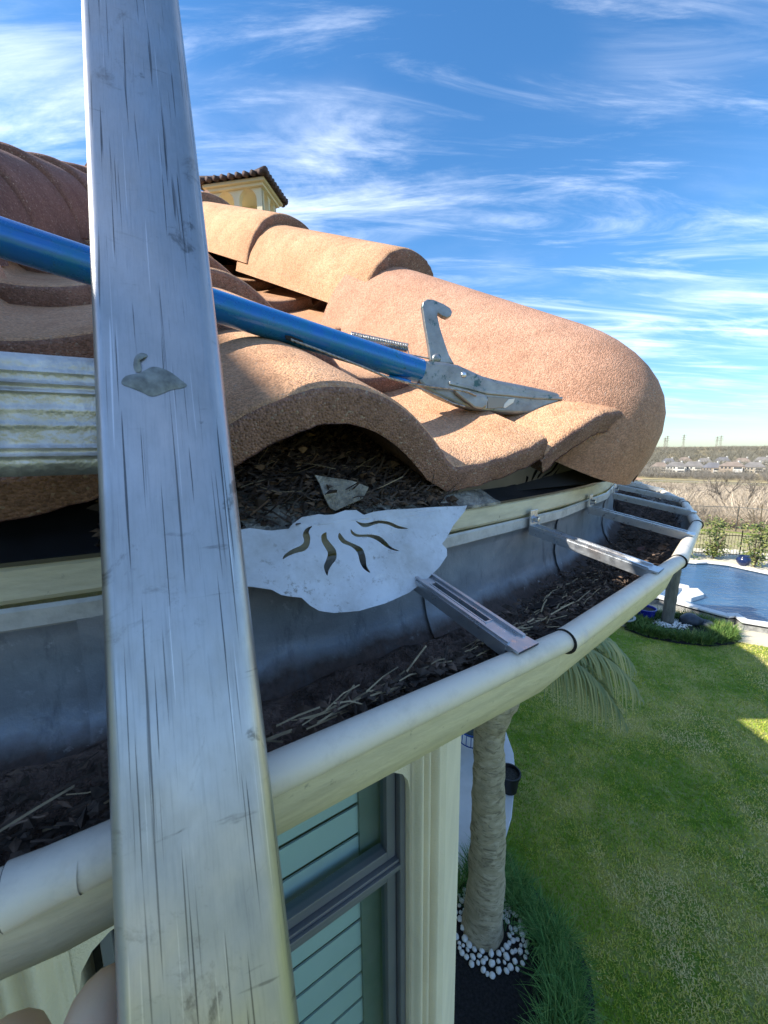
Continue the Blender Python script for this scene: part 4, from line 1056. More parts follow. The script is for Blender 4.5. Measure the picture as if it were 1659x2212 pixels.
# sample with density falling with distance
n = 520000; x = rs.uniform(.5, 11.5, n); y = rs.uniform(1.2, 12, n); d2 = x*x+y*y+27
keep = inpoly(x, y, lawn_poly) & (rs.rand(n) < np.minimum(1, 42/d2)) & (y > x*.55-.6); x, y = x[keep], y[keep]; n = len(x)
patch = vnoise(x, y, 1.3, 1)*.5+vnoise(x, y, 3.7, 2)*.3+vnoise(x, y, 9, 3)*.2
edge = np.exp(-np.maximum(0, x-2.1-.12*np.abs(y-5))/.28)                 # greener along the beds and the far end
green = np.clip((y-7.2)/2.5, 0, .7)
tone = np.clip((patch-.27)*2.3 - edge*.55 - green*.55 + rs.normal(0, .22, n), 0, 1)
dist = np.sqrt(x*x+y*y+27)
blades('lawn_grass', np.stack([x, y, np.full(n, GZ-.004)], 1), rs.uniform(0, 6.283, n), rs.uniform(.018, .040, n), .0045+.0011*dist*rs.uniform(.6, 1.2, n), rs.uniform(.45, 1.0, n), tone, M['grass'], 'short lawn grass, green patches mottled with straw', 'grass', 2)
def clumps(name, centres, per, hgt, label, seed, wid=.013):
    r2 = np.random.RandomState(seed); B = []; H = []; Lh = []; T = []; D = []; bn = []
    for cx_, cy_ in centres:
        k = per; a = r2.uniform(0, 6.283, k); rr = r2.uniform(0, .07, k); B.append(np.stack([cx_+rr*np.cos(a), cy_+rr*np.sin(a), np.full(k, GZ+.015)], 1)); H.append(a+r2.normal(0, .35, k))
        Lh.append(hgt*r2.uniform(.65, 1.25, k)*r2.uniform(.85, 1.15)); T.append(np.clip(r2.normal(.36, .22, k)+r2.normal(0, .08), 0, 1)); bn.append(r2.uniform(.35, 1.12, k))
    B = np.concatenate(B); n = len(B)
    return blades(name, B, np.concatenate(H), np.concatenate(Lh), wid*r2.uniform(.7, 1.3, n), np.concatenate(bn), np.concatenate(T), M['liriope'], label, 'border grass', 5)
cs = []
for _ in range(4000):
    p = Vector((rs.uniform(.4, 2.1), rs.uniform(1.4, 4.4)))
    # a band that follows the outer edge of the bed
    best = min(((Vector(bed[i])-p).length) for i in range(0, 10)); dd = 9
    for i in range(0, 9):
        a, c = Vector(bed[i]), Vector(bed[i+1]); t = max(0, min(1, (p-a).dot(c-a)/(c-a).length_squared)); dd = min(dd, (p-a-(c-a)*t).length)
    if inpoly(np.array([p.x]), np.array([p.y]), bed)[0] and .14 < dd < .40 and all((p-Vector(q)).length > .075 for q in cs): cs.append((p.x, p.y))
for q in ((1.28, 4.05), (1.15, 3.98), (1.2, 3.85), (.98, 3.9), (1.05, 4.02), (.85, 3.82), (1.35, 3.9), (.75, 3.72)): cs.append(q)
clumps('border_grass', cs, 80, .25, 'dark green strappy border grass edging the bed under the wrapped palm', 8)
# ---- white pebbles round the wrapped palm
M['pebble'] = simple('white_pebble', (.80, .79, .75), .6, var=.08, scale=30, bump=.2, bscale=60)
pme = []
for k in range(6):
    bm = bmesh.new(); bmesh.ops.create_icosphere(bm, subdivisions=2, radius=1); sd = rnd.random()*90
    for v_ in bm.verts:
        h = 1+.22*mn.noise(v_.co*1.3+Vector((sd, 0, 0))); v_.co = Vector((v_.co.x*h*1.0, v_.co.y*h*(.75+.05*k), v_.co.z*h*.6))
    me = bpy.data.meshes.new('pebble'); bm.to_mesh(me); bm.free(); me.materials.append(M['pebble']); me.shade_smooth(); pme.append(me)
PBASE = Vector((1.03, 3.43, GZ)); put = []
tries = 0
while len(put) < 110 and tries < 6000:
    tries += 1; a = rnd.uniform(0, 6.283); r = .215+.19*rnd.random()**1.2; q = Vector((PBASE.x+.06+r*math.cos(a), PBASE.y-.02+r*math.sin(a)*1.0)); s = rnd.uniform(.019, .037)
    if math.sin(a) > .6 and rnd.random() < .6: continue
    if any((q-p).length < (s+t)*.82 for p, t in put): continue
    put.append((q, s)); o = bpy.data.objects.new('pebble', rnd.choice(pme)); COL.objects.link(o); o.location = (q.x, q.y, GZ+.034+s*.4); o.scale = (s, s, s); o.rotation_euler = (0, 0, rnd.uniform(0, 6.28))
    tag(o, 'white rounded pebble on the mulch round the wrapped palm trunk', 'pebble', 'white pebbles round the wrapped palm')

# ---- palm with burlap wrapped trunk and drooping fronds
def wrap_m():
    t = NT('burlap_wrap'); a = t.noise(9, 6, .6, stretch=(1, 1, 2.2)); b_ = t.noise(160, 4, .6)
    col = t.mix(t.ramp(a, .35, .68), (.66, .57, .40), (.48, .41, .27)); col = t.mix(t.math('MULTIPLY', t.ramp(t.noise(5, 5, .7), .56, .7), .7), col, (.13, .105, .07))
    cr = t.noise(7, 7, .7, 1.2, stretch=(1, 1, 3.4), rot=(.5, .25, 0)); col = t.mix(t.math('MULTIPLY', t.ramp(cr, .52, .62), .55), col, (.11, .09, .06)); col = t.mix(t.math('MULTIPLY', t.ramp(cr, .45, .36), .5), col, (.55, .48, .34))  # fold shading painted into the colour: dark creases, paler ridges
    return t.out(col, .95, 0, t.bump(b_, .4, .004, t.bump(cr, .9, .05)), .1)
M['burlap'] = wrap_m()
palm = empty('palm_tree', PBASE); tag(palm, 'palm with burlap wrapped trunk and drooping grey green fronds below the gutter', 'palm tree')
PTOP = Vector((1.10, 3.62, -2.35))
def wrapped_trunk():
    v = []; f = []; nr, nz_ = 56, 150
    for i in range(nz_+1):
        s = i/nz_; c = PBASE.lerp(PTOP, s)+Vector((.02*math.sin(s*5), 0, 0)); base_r = .205-.055*min(1, s*1.3)
        if s < .06: base_r += .02*(1-s/.06)
        bulge = .085*math.exp(-((s-.93)/.055)**2) + .02*math.exp(-((s-.86)/.03)**2)
        for j in range(nr):
            a = 2*math.pi*j/nr; ph = s*6.3-a/(2*math.pi)+.35*mn.noise(Vector((math.cos(a), math.sin(a), s*5)))              # overlapping turns of cloth
            fr = ph % 1; lap = .009*(1-fr)*(1 if fr > .04 else fr/.04)
            fold = .020*mn.noise(Vector((math.cos(a)*.9, math.sin(a)*.9, s*13-a*.5)))*max(0, mn.noise(Vector((s*9, math.sin(a), 4)))+.3) + .013*mn.noise(Vector((math.cos(a)*1.6, math.sin(a)*1.6, s*22+math.sin(a)*2.5)))+.006*mn.noise(Vector((math.cos(a)*5, math.sin(a)*5, s*70)))
            r = base_r+lap+fold+bulge*(1+.35*math.cos(a+.3))
            if s > .9: r += .05*max(0, math.cos(a-.1))**6*math.exp(-((s-.955)/.03)**2)
            v.append(c+Vector((r*math.cos(a), r*math.sin(a), 0)))
    for i in range(nz_):
        for j in range(nr): f.append((i*nr+j, i*nr+(j+1) % nr, (i+1)*nr+(j+1) % nr, (i+1)*nr+j))
    o = mesh('trunk', v, f, M['burlap'], palm, True); o['label'] = 'trunk wrapped in wrinkled tan burlap'
wrapped_trunk()
def leaf_m(name, a, b_):
    t = NT(name); at = t.n('ShaderNodeAttribute'); at.attribute_name = 'tone'
    return t.out(t.mix(at.outputs['Fac'], a, b_), .5, 0, None, .3, Transmission_Weight=0.)
M['frond'] = leaf_m('frond_leaf', (.22, .29, .15), (.72, .62, .26))
def frond(org, az, ln, rise, droop, seed):
    r2 = random.Random(seed); d = Vector((math.cos(az), math.sin(az), 0)); pts = []
    for i in range(25):
        s = i/24; pts.append(org+d*ln*(s-.22*s*s)+Vector((0, 0, rise*s-droop*s*s)))
    b = MB(); b.tube(pts[::3], [.012*(1-.8*i/8) for i in range(len(pts[::3]))], 5); tone = [.6]*len(b.v)
    for i in range(2, 25):
        for sd in (-1, 1):
            for rep_ in range(3):
                p = pts[i].lerp(pts[i-1], r2.random()); L_ = ln*.42*math.sin(math.pi*min(.97, .18+.8*i/24))*r2.uniform(.75, 1.15)
                side = Vector((-d.y, d.x, 0))*sd; w = .011*r2.uniform(.7, 1.2); q = []
                t1 = r2.uniform(0, .5)+(.35 if r2.random() < .25 else 0)
                for k in range(5):
                    s = k/4; c = p+(side*.55+d*.5)*L_*s*(1-.45*s)+Vector((0, 0, .12*s-.95*s*s))*L_; ww = w*(1-s)**.6+.0008
                    q += [c+d*ww*.7+Vector((0, 0, ww*.4)), c-d*ww*.7-Vector((0, 0, ww*.4))]; tone += [min(1, t1*(.4+.8*s))]*2
                b.add(q, [(2*k, 2*k+1, 2*k+3, 2*k+2) for k in range(4)])
    o = b.build('frond', M['frond'], palm, True); a = o.data.attributes.new('tone', 'FLOAT', 'POINT'); a.data.foreach_set('value', tone)
CR = PTOP+Vector((.06, .05, .40))
for i, (az, ln, ri, dr) in enumerate(((3, 1.9, .75, 1.15), (-12, 1.75, .65, 1.15), (14, 2.0, .70, 1.1), (30, 1.95, .70, 1.1), (-28, 1.5, .5, 1.1), (9, 1.65, .55, 1.1), (22, 1.7, .5, 1.05), (55, 1.6, .6, 1.0), (95, 1.5, .5, 1.0), (-4, 1.5, .40, 1.0), (40, 1.6, .45, 1.0), (130, 1.3, .4, .95), (200, 1.1, .3, .95), (-16, 1.35, .3, 1.0), (18, 1.4, .3, 1.0))):
    frond(CR, R_(az), ln, ri, dr, i)
b = MB(); b.tube([PTOP-Vector((0, 0, .05)), PTOP+Vector((.03, .03, .25)), CR], [.13, .11, .05], 14); b.build('crown_shaft', M['burlap'], palm, True)

# ---------------------------------------------------------------- things on the patio
M['blue_metal'] = simple('blue_chair_paint', (.012, .07, .30), .4, .2, var=.2)
M['blue_seat'] = simple('dark_cushion', (.03, .05, .05), .8, var=.6, scale=40)
M['black_plastic'] = simple('black_plastic', (.012, .012, .014), .5)
M['soil'] = simple('pot_soil', (.035, .035, .03), .95, var=.7, scale=60, bump=1, bscale=90)
def chair():
    c = Vector((1.50, 5.95, GZ+.03)); t = empty('patio_chair', c); tag(t, 'blue metal garden chair with latticed back beside the wrapped palm', 'chair')
    fw = Vector((-.35, -.94, 0)); sd = Vector((.94, -.35, 0)); up = Vector((0, 0, 1))
    def P(a, b_, z): return c+sd*a+fw*b_+up*z
    b = MB(); n = 22
    ring_ = [P(.27*math.cos(2*math.pi*i/n), .25*math.sin(2*math.pi*i/n), .43) for i in range(n+1)]; b.tube(ring_, .013, 6, False)
    for i in range(n): a = 2*math.pi*(i+.5)/n; b.tube([P(.27*math.cos(a), .25*math.sin(a), .43), P(.285*math.cos(a), .265*math.sin(a), .26), P(.27*math.cos(a), .25*math.sin(a), .22)], .007, 5)
    b.tube([P(.27*math.cos(2*math.pi*i/n), .25*math.sin(2*math.pi*i/n), .22) for i in range(n+1)], .010, 6, False); b.build('seat_frame', M['blue_metal'], t, True)
    b = MB(); b.lathe([(0, .44), (.2, .44), (.25, .43), (.255, .41)], 24, Matrix.Translation(c)); b.build('cushion', M['blue_seat'], t, True)
    for a, b_ in ((.22, .2), (-.22, .2), (.22, -.2), (-.22, -.2)):
        b = MB(); b.tube([P(a, b_, .43), P(a*1.12, b_*1.15, .2), P(a*1.2, b_*1.25, 0)], .012, 6); b.build('leg', M['blue_metal'], t, True)
    # hooped back with lattice
    b = MB(); hoop = [P(.27*math.cos(math.pi*i/16)*-1, -.24-.10*math.sin(math.pi*i/16), .43+.46*math.sin(math.pi*i/16)) for i in range(17)]; b.tube(hoop, .013, 6); b.build('back_hoop', M['blue_metal'], t, True)
    b = MB()
    for i in range(-6, 14):
        for s in (-1, 1):
            q = []
            for k in range(9):
                z = .03+.44*k/8; x = -.26+.05*i+s*z*.45*1.0; lim = .26*math.sqrt(max(0, 1-(z/.46)**2))
                if abs(x) <= lim: q.append(P(x, -.24-.10*z/.46, .43+z))
            if len(q) > 1: b.tube(q, .0055, 4)
    b.build('back_lattice', M['blue_metal'], t, True)
    for s in (-1, 1):
        b = MB(); b.tube([P(s*.26, -.25, .66), P(s*.33, -.05, .66), P(s*.33, .2, .64), P(s*.28, .24, .43)], .012, 6); b.build('armrest', M['blue_metal'], t, True)
chair()
def pot(name, label, c, r, h, mat, soil=True, rim=.02, taper=.75):
    t = empty(name, c); b = MB(); b.lathe([(r*taper, 0), (r*(taper+.04), .005), (r*.97, h*.86), (r*1.08, h*.87), (r*1.1, h), (r*.98, h), (r*.93, h*.85), (r*taper*.9, .02), (.001, .02)], 28, Matrix.Translation(c)); b.build('body', mat, t, True); smooth_angle(t.children[0], 40)
    if soil: b = MB(); b.lathe([(.001, h*.84), (r*.5, h*.85), (r*.94, h*.82)], 20, Matrix.Translation(c)); b.build('soil', M['soil'], t, True)
    tag(t, label, 'pot'); return t
pot('nursery_pot', 'black plastic nursery pot of soil on the patio edge by the wrapped palm', Vector((1.87, 5.14, GZ+.03)), .155, .30, M['black_plastic'])
pot('nursery_pot', 'dark pot half hidden at the house corner behind the blue chair', Vector((1.52, 7.1, GZ+.03)), .17, .32, M['black_plastic'])

# ---------------------------------------------------------------- pool
dk = [(7.45, 11.6), (8.2, 10.6), (9.3, 9.75), (9.55, 9.55), (10.0, 9.30), (11.5, 8.45), (18, 5), (24, 12), (17.6, 19.0), (7.5, 20), (3.5, 15.0), (6.4, 12.6)]
b = MB(); b.prism([Vector((x, y, 0)) for x, y in dk], Vector((0, 0, GZ-.06)), Vector((0, 0, GZ+.012))); o = b.build('pool_deck', M['deck']); recalc(o); o['kind'] = 'structure'
# saw-cut joints in the deck
pool_in = [(8.30, 12.55), (8.75, 12.36), (9.2, 12.32), (9.46, 11.89), (9.85, 11.3), (10.17, 10.80), (10.48, 10.77), (10.39, 10.37), (10.78, 10.18), (11.6, 9.7), (12.8, 9.1), (15.0, 9.3), (16.4, 11.2), (15.9, 13.0), (14.95, 14.3), (14.6, 15.0), (14.4, 15.5), (13.8, 15.85), (13.3, 15.8), (12.8, 16.05), (11.5, 16.4), (9.8, 16.2), (8.4, 14.6)]
WZ = GZ+.28
def offset_poly(p, d):
    out = []; n = len(p)
    for i in range(n):
        a, b_, c = Vector(p[i-1]), Vector(p[i]), Vector(p[(i+1) % n]); e1 = (b_-a).normalized(); e2 = (c-b_).normalized(); nn_ = (Vector((e1.y, -e1.x))+Vector((e2.y, -e2.x))).normalized(); out.append(tuple(b_+nn_*d))
    return out
sgn = 1 if sum(pool_in[i-1][0]*pool_in[i][1]-pool_in[i][0]*pool_in[i-1][1] for i in range(len(pool_in))) > 0 else -1
pool_out = offset_poly(pool_in, .30*sgn); wall_out = offset_poly(pool_in, .24*sgn); wall_in = offset_poly(pool_in, .03*sgn)
def water_m():
    t = NT('pool_water'); a = t.noise(2.6, 5, .6, stretch=(1, 1.8, 1)); c = t.noise(11, 4, .6)
    col = t.mix(t.ramp(t.noise(.8, 3), .35, .65), (.030, .085, .17), (.05, .12, .21))
    return t.out(col, .06, 0, t.bump(c, .35, .03, t.bump(a, .5, .08)), .5)
flat('water', wall_in, WZ-.09, water_m())
M['pool_wall'] = simple('pool_wall_tile', (.27, .27, .26), .6, var=.3, scale=9)
M['band'] = simple('dark_tile_band', (.02, .022, .03), .35, var=.3, scale=20)
M['coping'] = simple('white_coping', (.66, .66, .64), .8, var=.08, scale=4, bump=.2, bscale=60)
pool = empty('swimming_pool', (12, 13, GZ)); tag(pool, 'raised free form swimming pool with pale stone coping', 'swimming pool')
n = len(pool_in); v = []; f = []
for i in range(n):
    j = (i+1) % n; A = [wall_out[i], wall_out[j], wall_in[j], wall_in[i]]
    for z0, z1, nm, dd in ((GZ-.01, WZ-.115, 'wall', 0), (WZ-.115, WZ-.055, 'tile_band', 0)):
        pass
def polywall(name, po_, pi_, z0, z1, mat):
    v = [Vector((x, y, z)) for z in (z0, z1) for P in (po_, pi_) for x, y in P]; f = []
    for i in range(n):
        j = (i+1) % n; f += [(i, j, 2*n+j, 2*n+i), (n+j, n+i, 3*n+i, 3*n+j), (2*n+i, 2*n+j, 3*n+j, 3*n+i)]
    o = mesh(name, v, f, mat, pool); recalc(o); return o
polywall('wall', wall_out, wall_in, GZ-.01, WZ-.12, M['pool_wall'])
polywall('tile_band', offset_poly(pool_in, .235*sgn), offset_poly(pool_in, .032*sgn), WZ-.121, WZ-.05, M['band'])
for i in range(n):
    j = (i+1) % n; a0, a1 = Vector(pool_in[i]), Vector(pool_in[j]); b0, b1 = Vector(pool_out[i]), Vector(pool_out[j]); k = max(1, round((a1-a0).length/.42))
    for q in range(k):
        s0, s1 = q/k+.006, (q+1)/k-.006; zt = WZ+rnd.uniform(-.004, .004)
        b = MB(); b.prism([Vector((*p, 0)) for p in (a0.lerp(a1, s0), a0.lerp(a1, s1), b0.lerp(b1, s1), b0.lerp(b1, s0))], Vector((0, 0, WZ-.05)), Vector((0, 0, zt))); o = b.build('coping_stone', M['coping'], pool); recalc(o)
def slab(label, pts, z, h, mat, name='stone_slab'):
    b = MB(); b.prism([Vector((*p, 0)) for p in pts], Vector((0, 0, z-h)), Vector((0, 0, z))); o = b.build(name, mat, None, bevel=.01); recalc(o); tag(o, label, 'slab'); return o
slab('large pale stepped slab jutting from the near pool edge into the water', [(9.6, 12.0), (9.95, 11.85), (10.62, 12.16), (10.85, 12.72), (10.35, 12.75), (10.2, 12.55)], WZ+.05, .3, M['coping'])
slab('thin pale slab lying in the water behind the grey trunk', [(10.0, 13.9), (10.15, 13.5), (10.75, 12.95), (10.85, 13.1), (10.4, 13.75)], WZ+.0, .2, M['coping'])
M['urn'] = simple('dark_blue_glaze', (.01, .02, .07), .2, var=.3)
t = empty('urn', (15.15, 15.05, WZ)); c = Vector((14.85, 15.35, WZ)); b = MB(); b.lathe([(.10, 0), (.13, .02), (.22, .14), (.25, .24), (.2, .34), (.15, .38), (.19, .42), (.15, .42), (.1, .36)], 20, Matrix.Translation(c)); b.build('body', M['urn'], t, True); tag(t, 'dark blue urn standing on the far pool coping', 'urn')

# ---- round bed with grey trunk
bed2 = [(6.88, 10.36), (7.2, 10.92), (7.77, 11.2), (8.63, 11.3), (9.3, 11.1), (9.75, 10.65), (9.95, 10.2), (9.70, 9.75), (9.2, 9.45), (8.5, 9.35), (7.79, 9.52), (7.2, 9.85)]
mound('planting_bed', bed2, GZ+.016, .05, M['mulch'])
cs = []; bc = Vector((8.45, 10.35))
for _ in range(5000):
    p = Vector((rnd.uniform(6.8, 10), rnd.uniform(9.2, 11.4))); q = p-bc
    if inpoly(np.array([p.x]), np.array([p.y]), bed2)[0] and inpoly(np.array([bc.x+q.x*1.08]), np.array([bc.y+q.y*1.1]), bed2)[0] and not inpoly(np.array([bc.x+q.x*1.75]), np.array([bc.y+q.y*1.75]), bed2)[0] and all((p-Vector(w)).length > .10 for w in cs): cs.append((p.x, p.y))
M_l = M['liriope']; M['liriope'] = grass_m('border_grass_sunny', ((.045, .11, .022), (.11, .19, .04), (.28, .30, .09)))
clumps('border_grass', cs, 46, .26, 'bright green strappy grass ringing the bed by the pool', 9, .028)
M['liriope'] = M_l
# pebbles in this bed, too far off to count
b = MB(); 
for _ in range(260):
    a = rnd.uniform(0, 6.283); r = .12+.42*rnd.random(); c = Vector((8.36+r*math.cos(a), 10.62+r*math.sin(a)*.8, GZ+.075)); s = rnd.uniform(.025, .05)
    M_ = Matrix.Translation(c) @ Matrix.Rotation(rnd.random()*6, 4, 'Z') @ Matrix.Diagonal((s, s*.8, s*.6, 1)); v = [M_ @ Vector(p) for p in ((1, 0, 0), (-1, 0, 0), (0, 1, 0), (0, -1, 0), (0, 0, 1), (0, 0, -1))]
    b.add(v, [(0, 2, 4), (2, 1, 4), (1, 3, 4), (3, 0, 4), (2, 0, 5), (1, 2, 5), (3, 1, 5), (0, 3, 5)])
o = b.build('white_pebbles', M['pebble'], None, True); tag(o, 'white pebbles heaped round the grey trunk by the pool', 'pebbles', kind='stuff')
def bark_m():
    t = NT('grey_palm_bark'); a = t.noise(14, 5, .6, stretch=(1, 1, .2)); col = t.mix(t.ramp(a, .35, .65), (.10, .10, .085), (.19, .18, .15)); return t.out(col, .95, 0, t.bump(a, .6, .02))
M['bark'] = bark_m()
tp = empty('cut_palm', (8.36, 10.72, GZ)); tag(tp, 'bare grey palm trunk standing in white pebbles beside the pool', 'trunk')
b = MB(); pts = [Vector((8.36+.10*s, 10.72+.02*s, GZ+.02+2.3*s)) for s in [i/16 for i in range(17)]]; b.tube(pts, [.145+(.012 if i % 2 else 0)+(.03 if i == 0 else 0) for i in range(17)], 16); b.build('trunk', M['bark'], tp, True)
b = MB(); b.lathe([(.15, 0), (.17, .05), (.12, .12), (.02, .15)], 14, Matrix.Translation(pts[-1])); b.build('cut_top', M['bark'], tp, True)
M['cobalt'] = simple('cobalt_glaze', (.012, .018, .22), .2, var=.15)
pot('glazed_pot', 'cobalt blue glazed pot in the bed beside the grey trunk', Vector((7.88, 11.0, GZ+.05)), .27, .34, M['cobalt'], taper=.85)
def boulder(label, c, s, mat):
    bm = bmesh.new(); bmesh.ops.create_icosphere(bm, subdivisions=3, radius=1)
    for v_ in bm.verts:
        h = 1+.18*mn.noise(v_.co*1.7+Vector(c)); v_.co = Vector((v_.co.x*h*s[0], v_.co.y*h*s[1], max(-.3, v_.co.z*h)*s[2]))+Vector(c)
    me = bpy.data.meshes.new('boulder'); bm.to_mesh(me); bm.free(); o = link('boulder', me, mat, None, True); tag(o, label, 'boulder')
M['rock'] = simple('dark_rock', (.03, .04, .055), .55, var=.4, scale=8)
boulder('large dark blue grey boulder right of the grey trunk', (8.98, 10.62, GZ+.14), (.30, .26, .20), M['rock'])
boulder('small dark boulder at the right end of the round bed', (9.32, 10.45, GZ+.10), (.20, .18, .12), simple('grey_rock', (.07, .085, .10), .6, var=.4, scale=8))
t = empty('bird_bath', (7.0, 10.75, GZ)); b = MB(); c = Vector((7.0, 10.72, GZ+.02)); b.lathe([(.2, 0), (.22, .03), (.14, .06), (.14, .14), (.33, .19), (.36, .24), (.31, .24), (.27, .20), (.001, .19)], 26, Matrix.Translation(c)); b.build('basin', simple('pale_stone', (.42, .43, .40), .8), t, True)
b = MB(); b.lathe([(.001, .215), (.29, .215)], 24, Matrix.Translation(c)); b.build('water', simple('bath_water', (.02, .05, .04), .05), t, True); tag(t, 'low pale stone basin at the left end of the round bed', 'basin')

# ---- shrubs, fences beyond the pool
M['leaf_shrub'] = leaf_m('shrub_leaf', (.035, .075, .018), (.30, .30, .09))
M['twig'] = simple('twig_bark', (.15, .115, .085), .95, var=.3)
def shrub(label, c, h, w, seed, count=1500):
    t = empty('shrub', c); tag(t, label, 'shrub'); r2 = random.Random(seed); b = MB()
    for _ in range(7): a = r2.uniform(0, 6.28); b.tube([c, c+Vector((w*.25*math.cos(a), w*.25*math.sin(a), h*.45)), c+Vector((w*.45*math.cos(a), w*.45*math.sin(a), h*r2.uniform(.6, .9)))], [.03, .018, .006], 5)
    b.build('stem', M['twig'], t); b = MB(); tone = []
    cl_ = [(c+Vector((w*.42*r2.gauss(0, .55), w*.42*r2.gauss(0, .55), h*(.12+.85*r2.random()**.9))), r2.uniform(.1, .2)*w) for _ in range(34)]
    for _ in range(count):
        q, r = r2.choice(cl_); q = Vector(q); k = 1-.45*max(0, (q.z-c.z)/h-.5); p = Vector((c.x+(q.x-c.x)*k, c.y+(q.y-c.y)*k, q.z))+Vector((r2.gauss(0, 1), r2.gauss(0, 1), r2.gauss(0, .8)))*r
        d = Vector((r2.gauss(0, 1), r2.gauss(0, 1), r2.gauss(.3, .7))).normalized(); s = d.orthogonal().normalized(); L_ = r2.uniform(.07, .13); ww = L_*.3; tn = max(0, min(1, r2.gauss(.35, .3)))
        b.add([p, p+d*L_*.5+s*ww, p+d*L_, p+d*L_*.5-s*ww], [(0, 1, 2, 3)]); tone += [tn]*4
    o = b.build('foliage', M['leaf_shrub'], t); a = o.data.attributes.new('tone', 'FLOAT', 'POINT'); a.data.foreach_set('value', tone)
shrub('tall glossy shrub behind the pool, nearest the gutter corner', Vector((15.35, 17.35, GZ)), 1.9, .95, 1)
shrub('glossy shrub behind the dark blue urn at the far pool corner', Vector((15.95, 16.0, GZ)), 1.85, .9, 2)
shrub('low shrub half hidden by the gutter beyond the pool', Vector((13.9, 17.6, GZ)), 1.2, .8, 3, 900)
M['iron'] = simple('black_iron', (.012, .013, .014), .5, .3)
def iron_fence(pts):
    t = empty('iron_fence', (*pts[0], GZ)); tag(t, 'black iron picket fence running behind the pool shrubs', 'fence'); pm = None
    for (x0, y0), (x1, y1) in zip(pts, pts[1:]):
        A, B = Vector((x0, y0, GZ)), Vector((x1, y1, GZ)); L_ = (B-A).length; n_ = int(L_/.12)
        for z in (.15, 1.05): b = MB(); b.tube([A+Vector((0, 0, z)), B+Vector((0, 0, z))], .018, 4); b.build('rail', M['iron'], t)
        for i in range(n_):
            if pm is None: b = MB(); b.tube([Vector((0, 0, .05)), Vector((0, 0, 1.15))], .0095, 4); o = b.build('picket', M['iron'], t); pm = o.data; o.location = A.lerp(B, i/n_); o.matrix_parent_inverse = wmat(t).inverted()
            else: o = bpy.data.objects.new('picket', pm); COL.objects.link(o); o.location = A.lerp(B, i/n_); setpar(o, t)
        for q in (A, B): b = MB(); b.tube([q, q+Vector((0, 0, 1.3))], .03, 4); b.build('post', M['iron'], t)
iron_fence([(12.6, 18.6), (14.6, 18.0), (16.6, 17.4), (17.8, 15.6), (18.8, 13.6)])
def wire_fence(pts, h=1.5):
    t = empty('chain_link_fence', (*pts[0], GZ)); tag(t, 'grey chain link fence at the far edge of the garden', 'fence'); b2 = MB()
    M_g = simple('fence_grey', (.20, .20, .19), .5, .5)
    for (x0, y0), (x1, y1) in zip(pts, pts[1:]):
        A, B = Vector((x0, y0, GZ)), Vector((x1, y1, GZ)); L_ = (B-A).length; k = max(1, round(L_/2.4)); D = (B-A).normalized()
        for i in range(k+1): q = A.lerp(B, i/k); b = MB(); b.tube([q, q+Vector((0, 0, h+.05))], .03, 6); b.build('post', M_g, t)
        b = MB(); b.tube([A+Vector((0, 0, h)), B+Vector((0, 0, h))], .022, 5); b.build('top_rail', M_g, t); s = -h
        while s < L_:
            for sg in (1, -1):
                a0, a1 = max(0, s), min(L_, s+h); z0, z1 = (a0-s, a1-s)
                if sg < 0: z0, z1 = h-z0, h-z1
                if a1 > a0: b2.tube([A+D*a0+Vector((0, 0, z0)), A+D*a1+Vector((0, 0, z1))], .004, 3, False)
            s += .14
    b2.build('mesh', M_g, t)
wire_fence([(16.5, 24.6), (21.5, 23.0), (23.5, 19.8), (25.5, 16.5)])
flat('far_lawn', [(13, 19.2), (17.8, 18.2), (20.2, 14.2), (24.6, 16.4), (22.9, 19.6), (21, 22.6), (16.4, 24.2), (12, 25)], GZ+.004, simple('sunlit_grass', (.30, .265, .13), .95, var=.2, scale=3))

# ---------------------------------------------------------------- beyond: bare brush, fields, houses
M['brush'] = simple('bare_brush', (.38, .315, .235), .95, var=.45, scale=.12)
M['branch'] = simple('bare_branch', (.17, .145, .115), .95, var=.3, scale=2)
def bare_tree_mesh(seed, h, levels=5, twigs=True):
    r2 = random.Random(seed); b = MB()
    def grow(p, d, L_, r, lv):
        q = p+d*L_; mid = p.lerp(q, .5)+Vector((r2.gauss(0, 1), r2.gauss(0, 1), 0))*L_*.06
        b.tube([p, mid, q], [r, r*.85, r*.68], 5 if lv > 2 else 3, False)
        if lv == 0: return
        for _ in range(r2.choice((2, 3, 3)) if lv > 1 else 4):
            nd = (d+Vector((r2.gauss(0, .55), r2.gauss(0, .55), r2.gauss(.12, .3)))).normalized(); grow(p.lerp(q, r2.uniform(.55, 1)), nd, L_*r2.uniform(.58, .82), r*.6, lv-1)
    grow(Vector(), Vector((r2.gauss(0, .1), r2.gauss(0, .1), 1)).normalized(), h*.30, h*.018, levels); return b
def ground_at(az_deg, rho): a = R_(90-az_deg); return Vector((rho*math.cos(a), rho*math.sin(a), terr(rho)))
bt = [bare_tree_mesh(s, 4.6) for s in (1, 2, 3)]
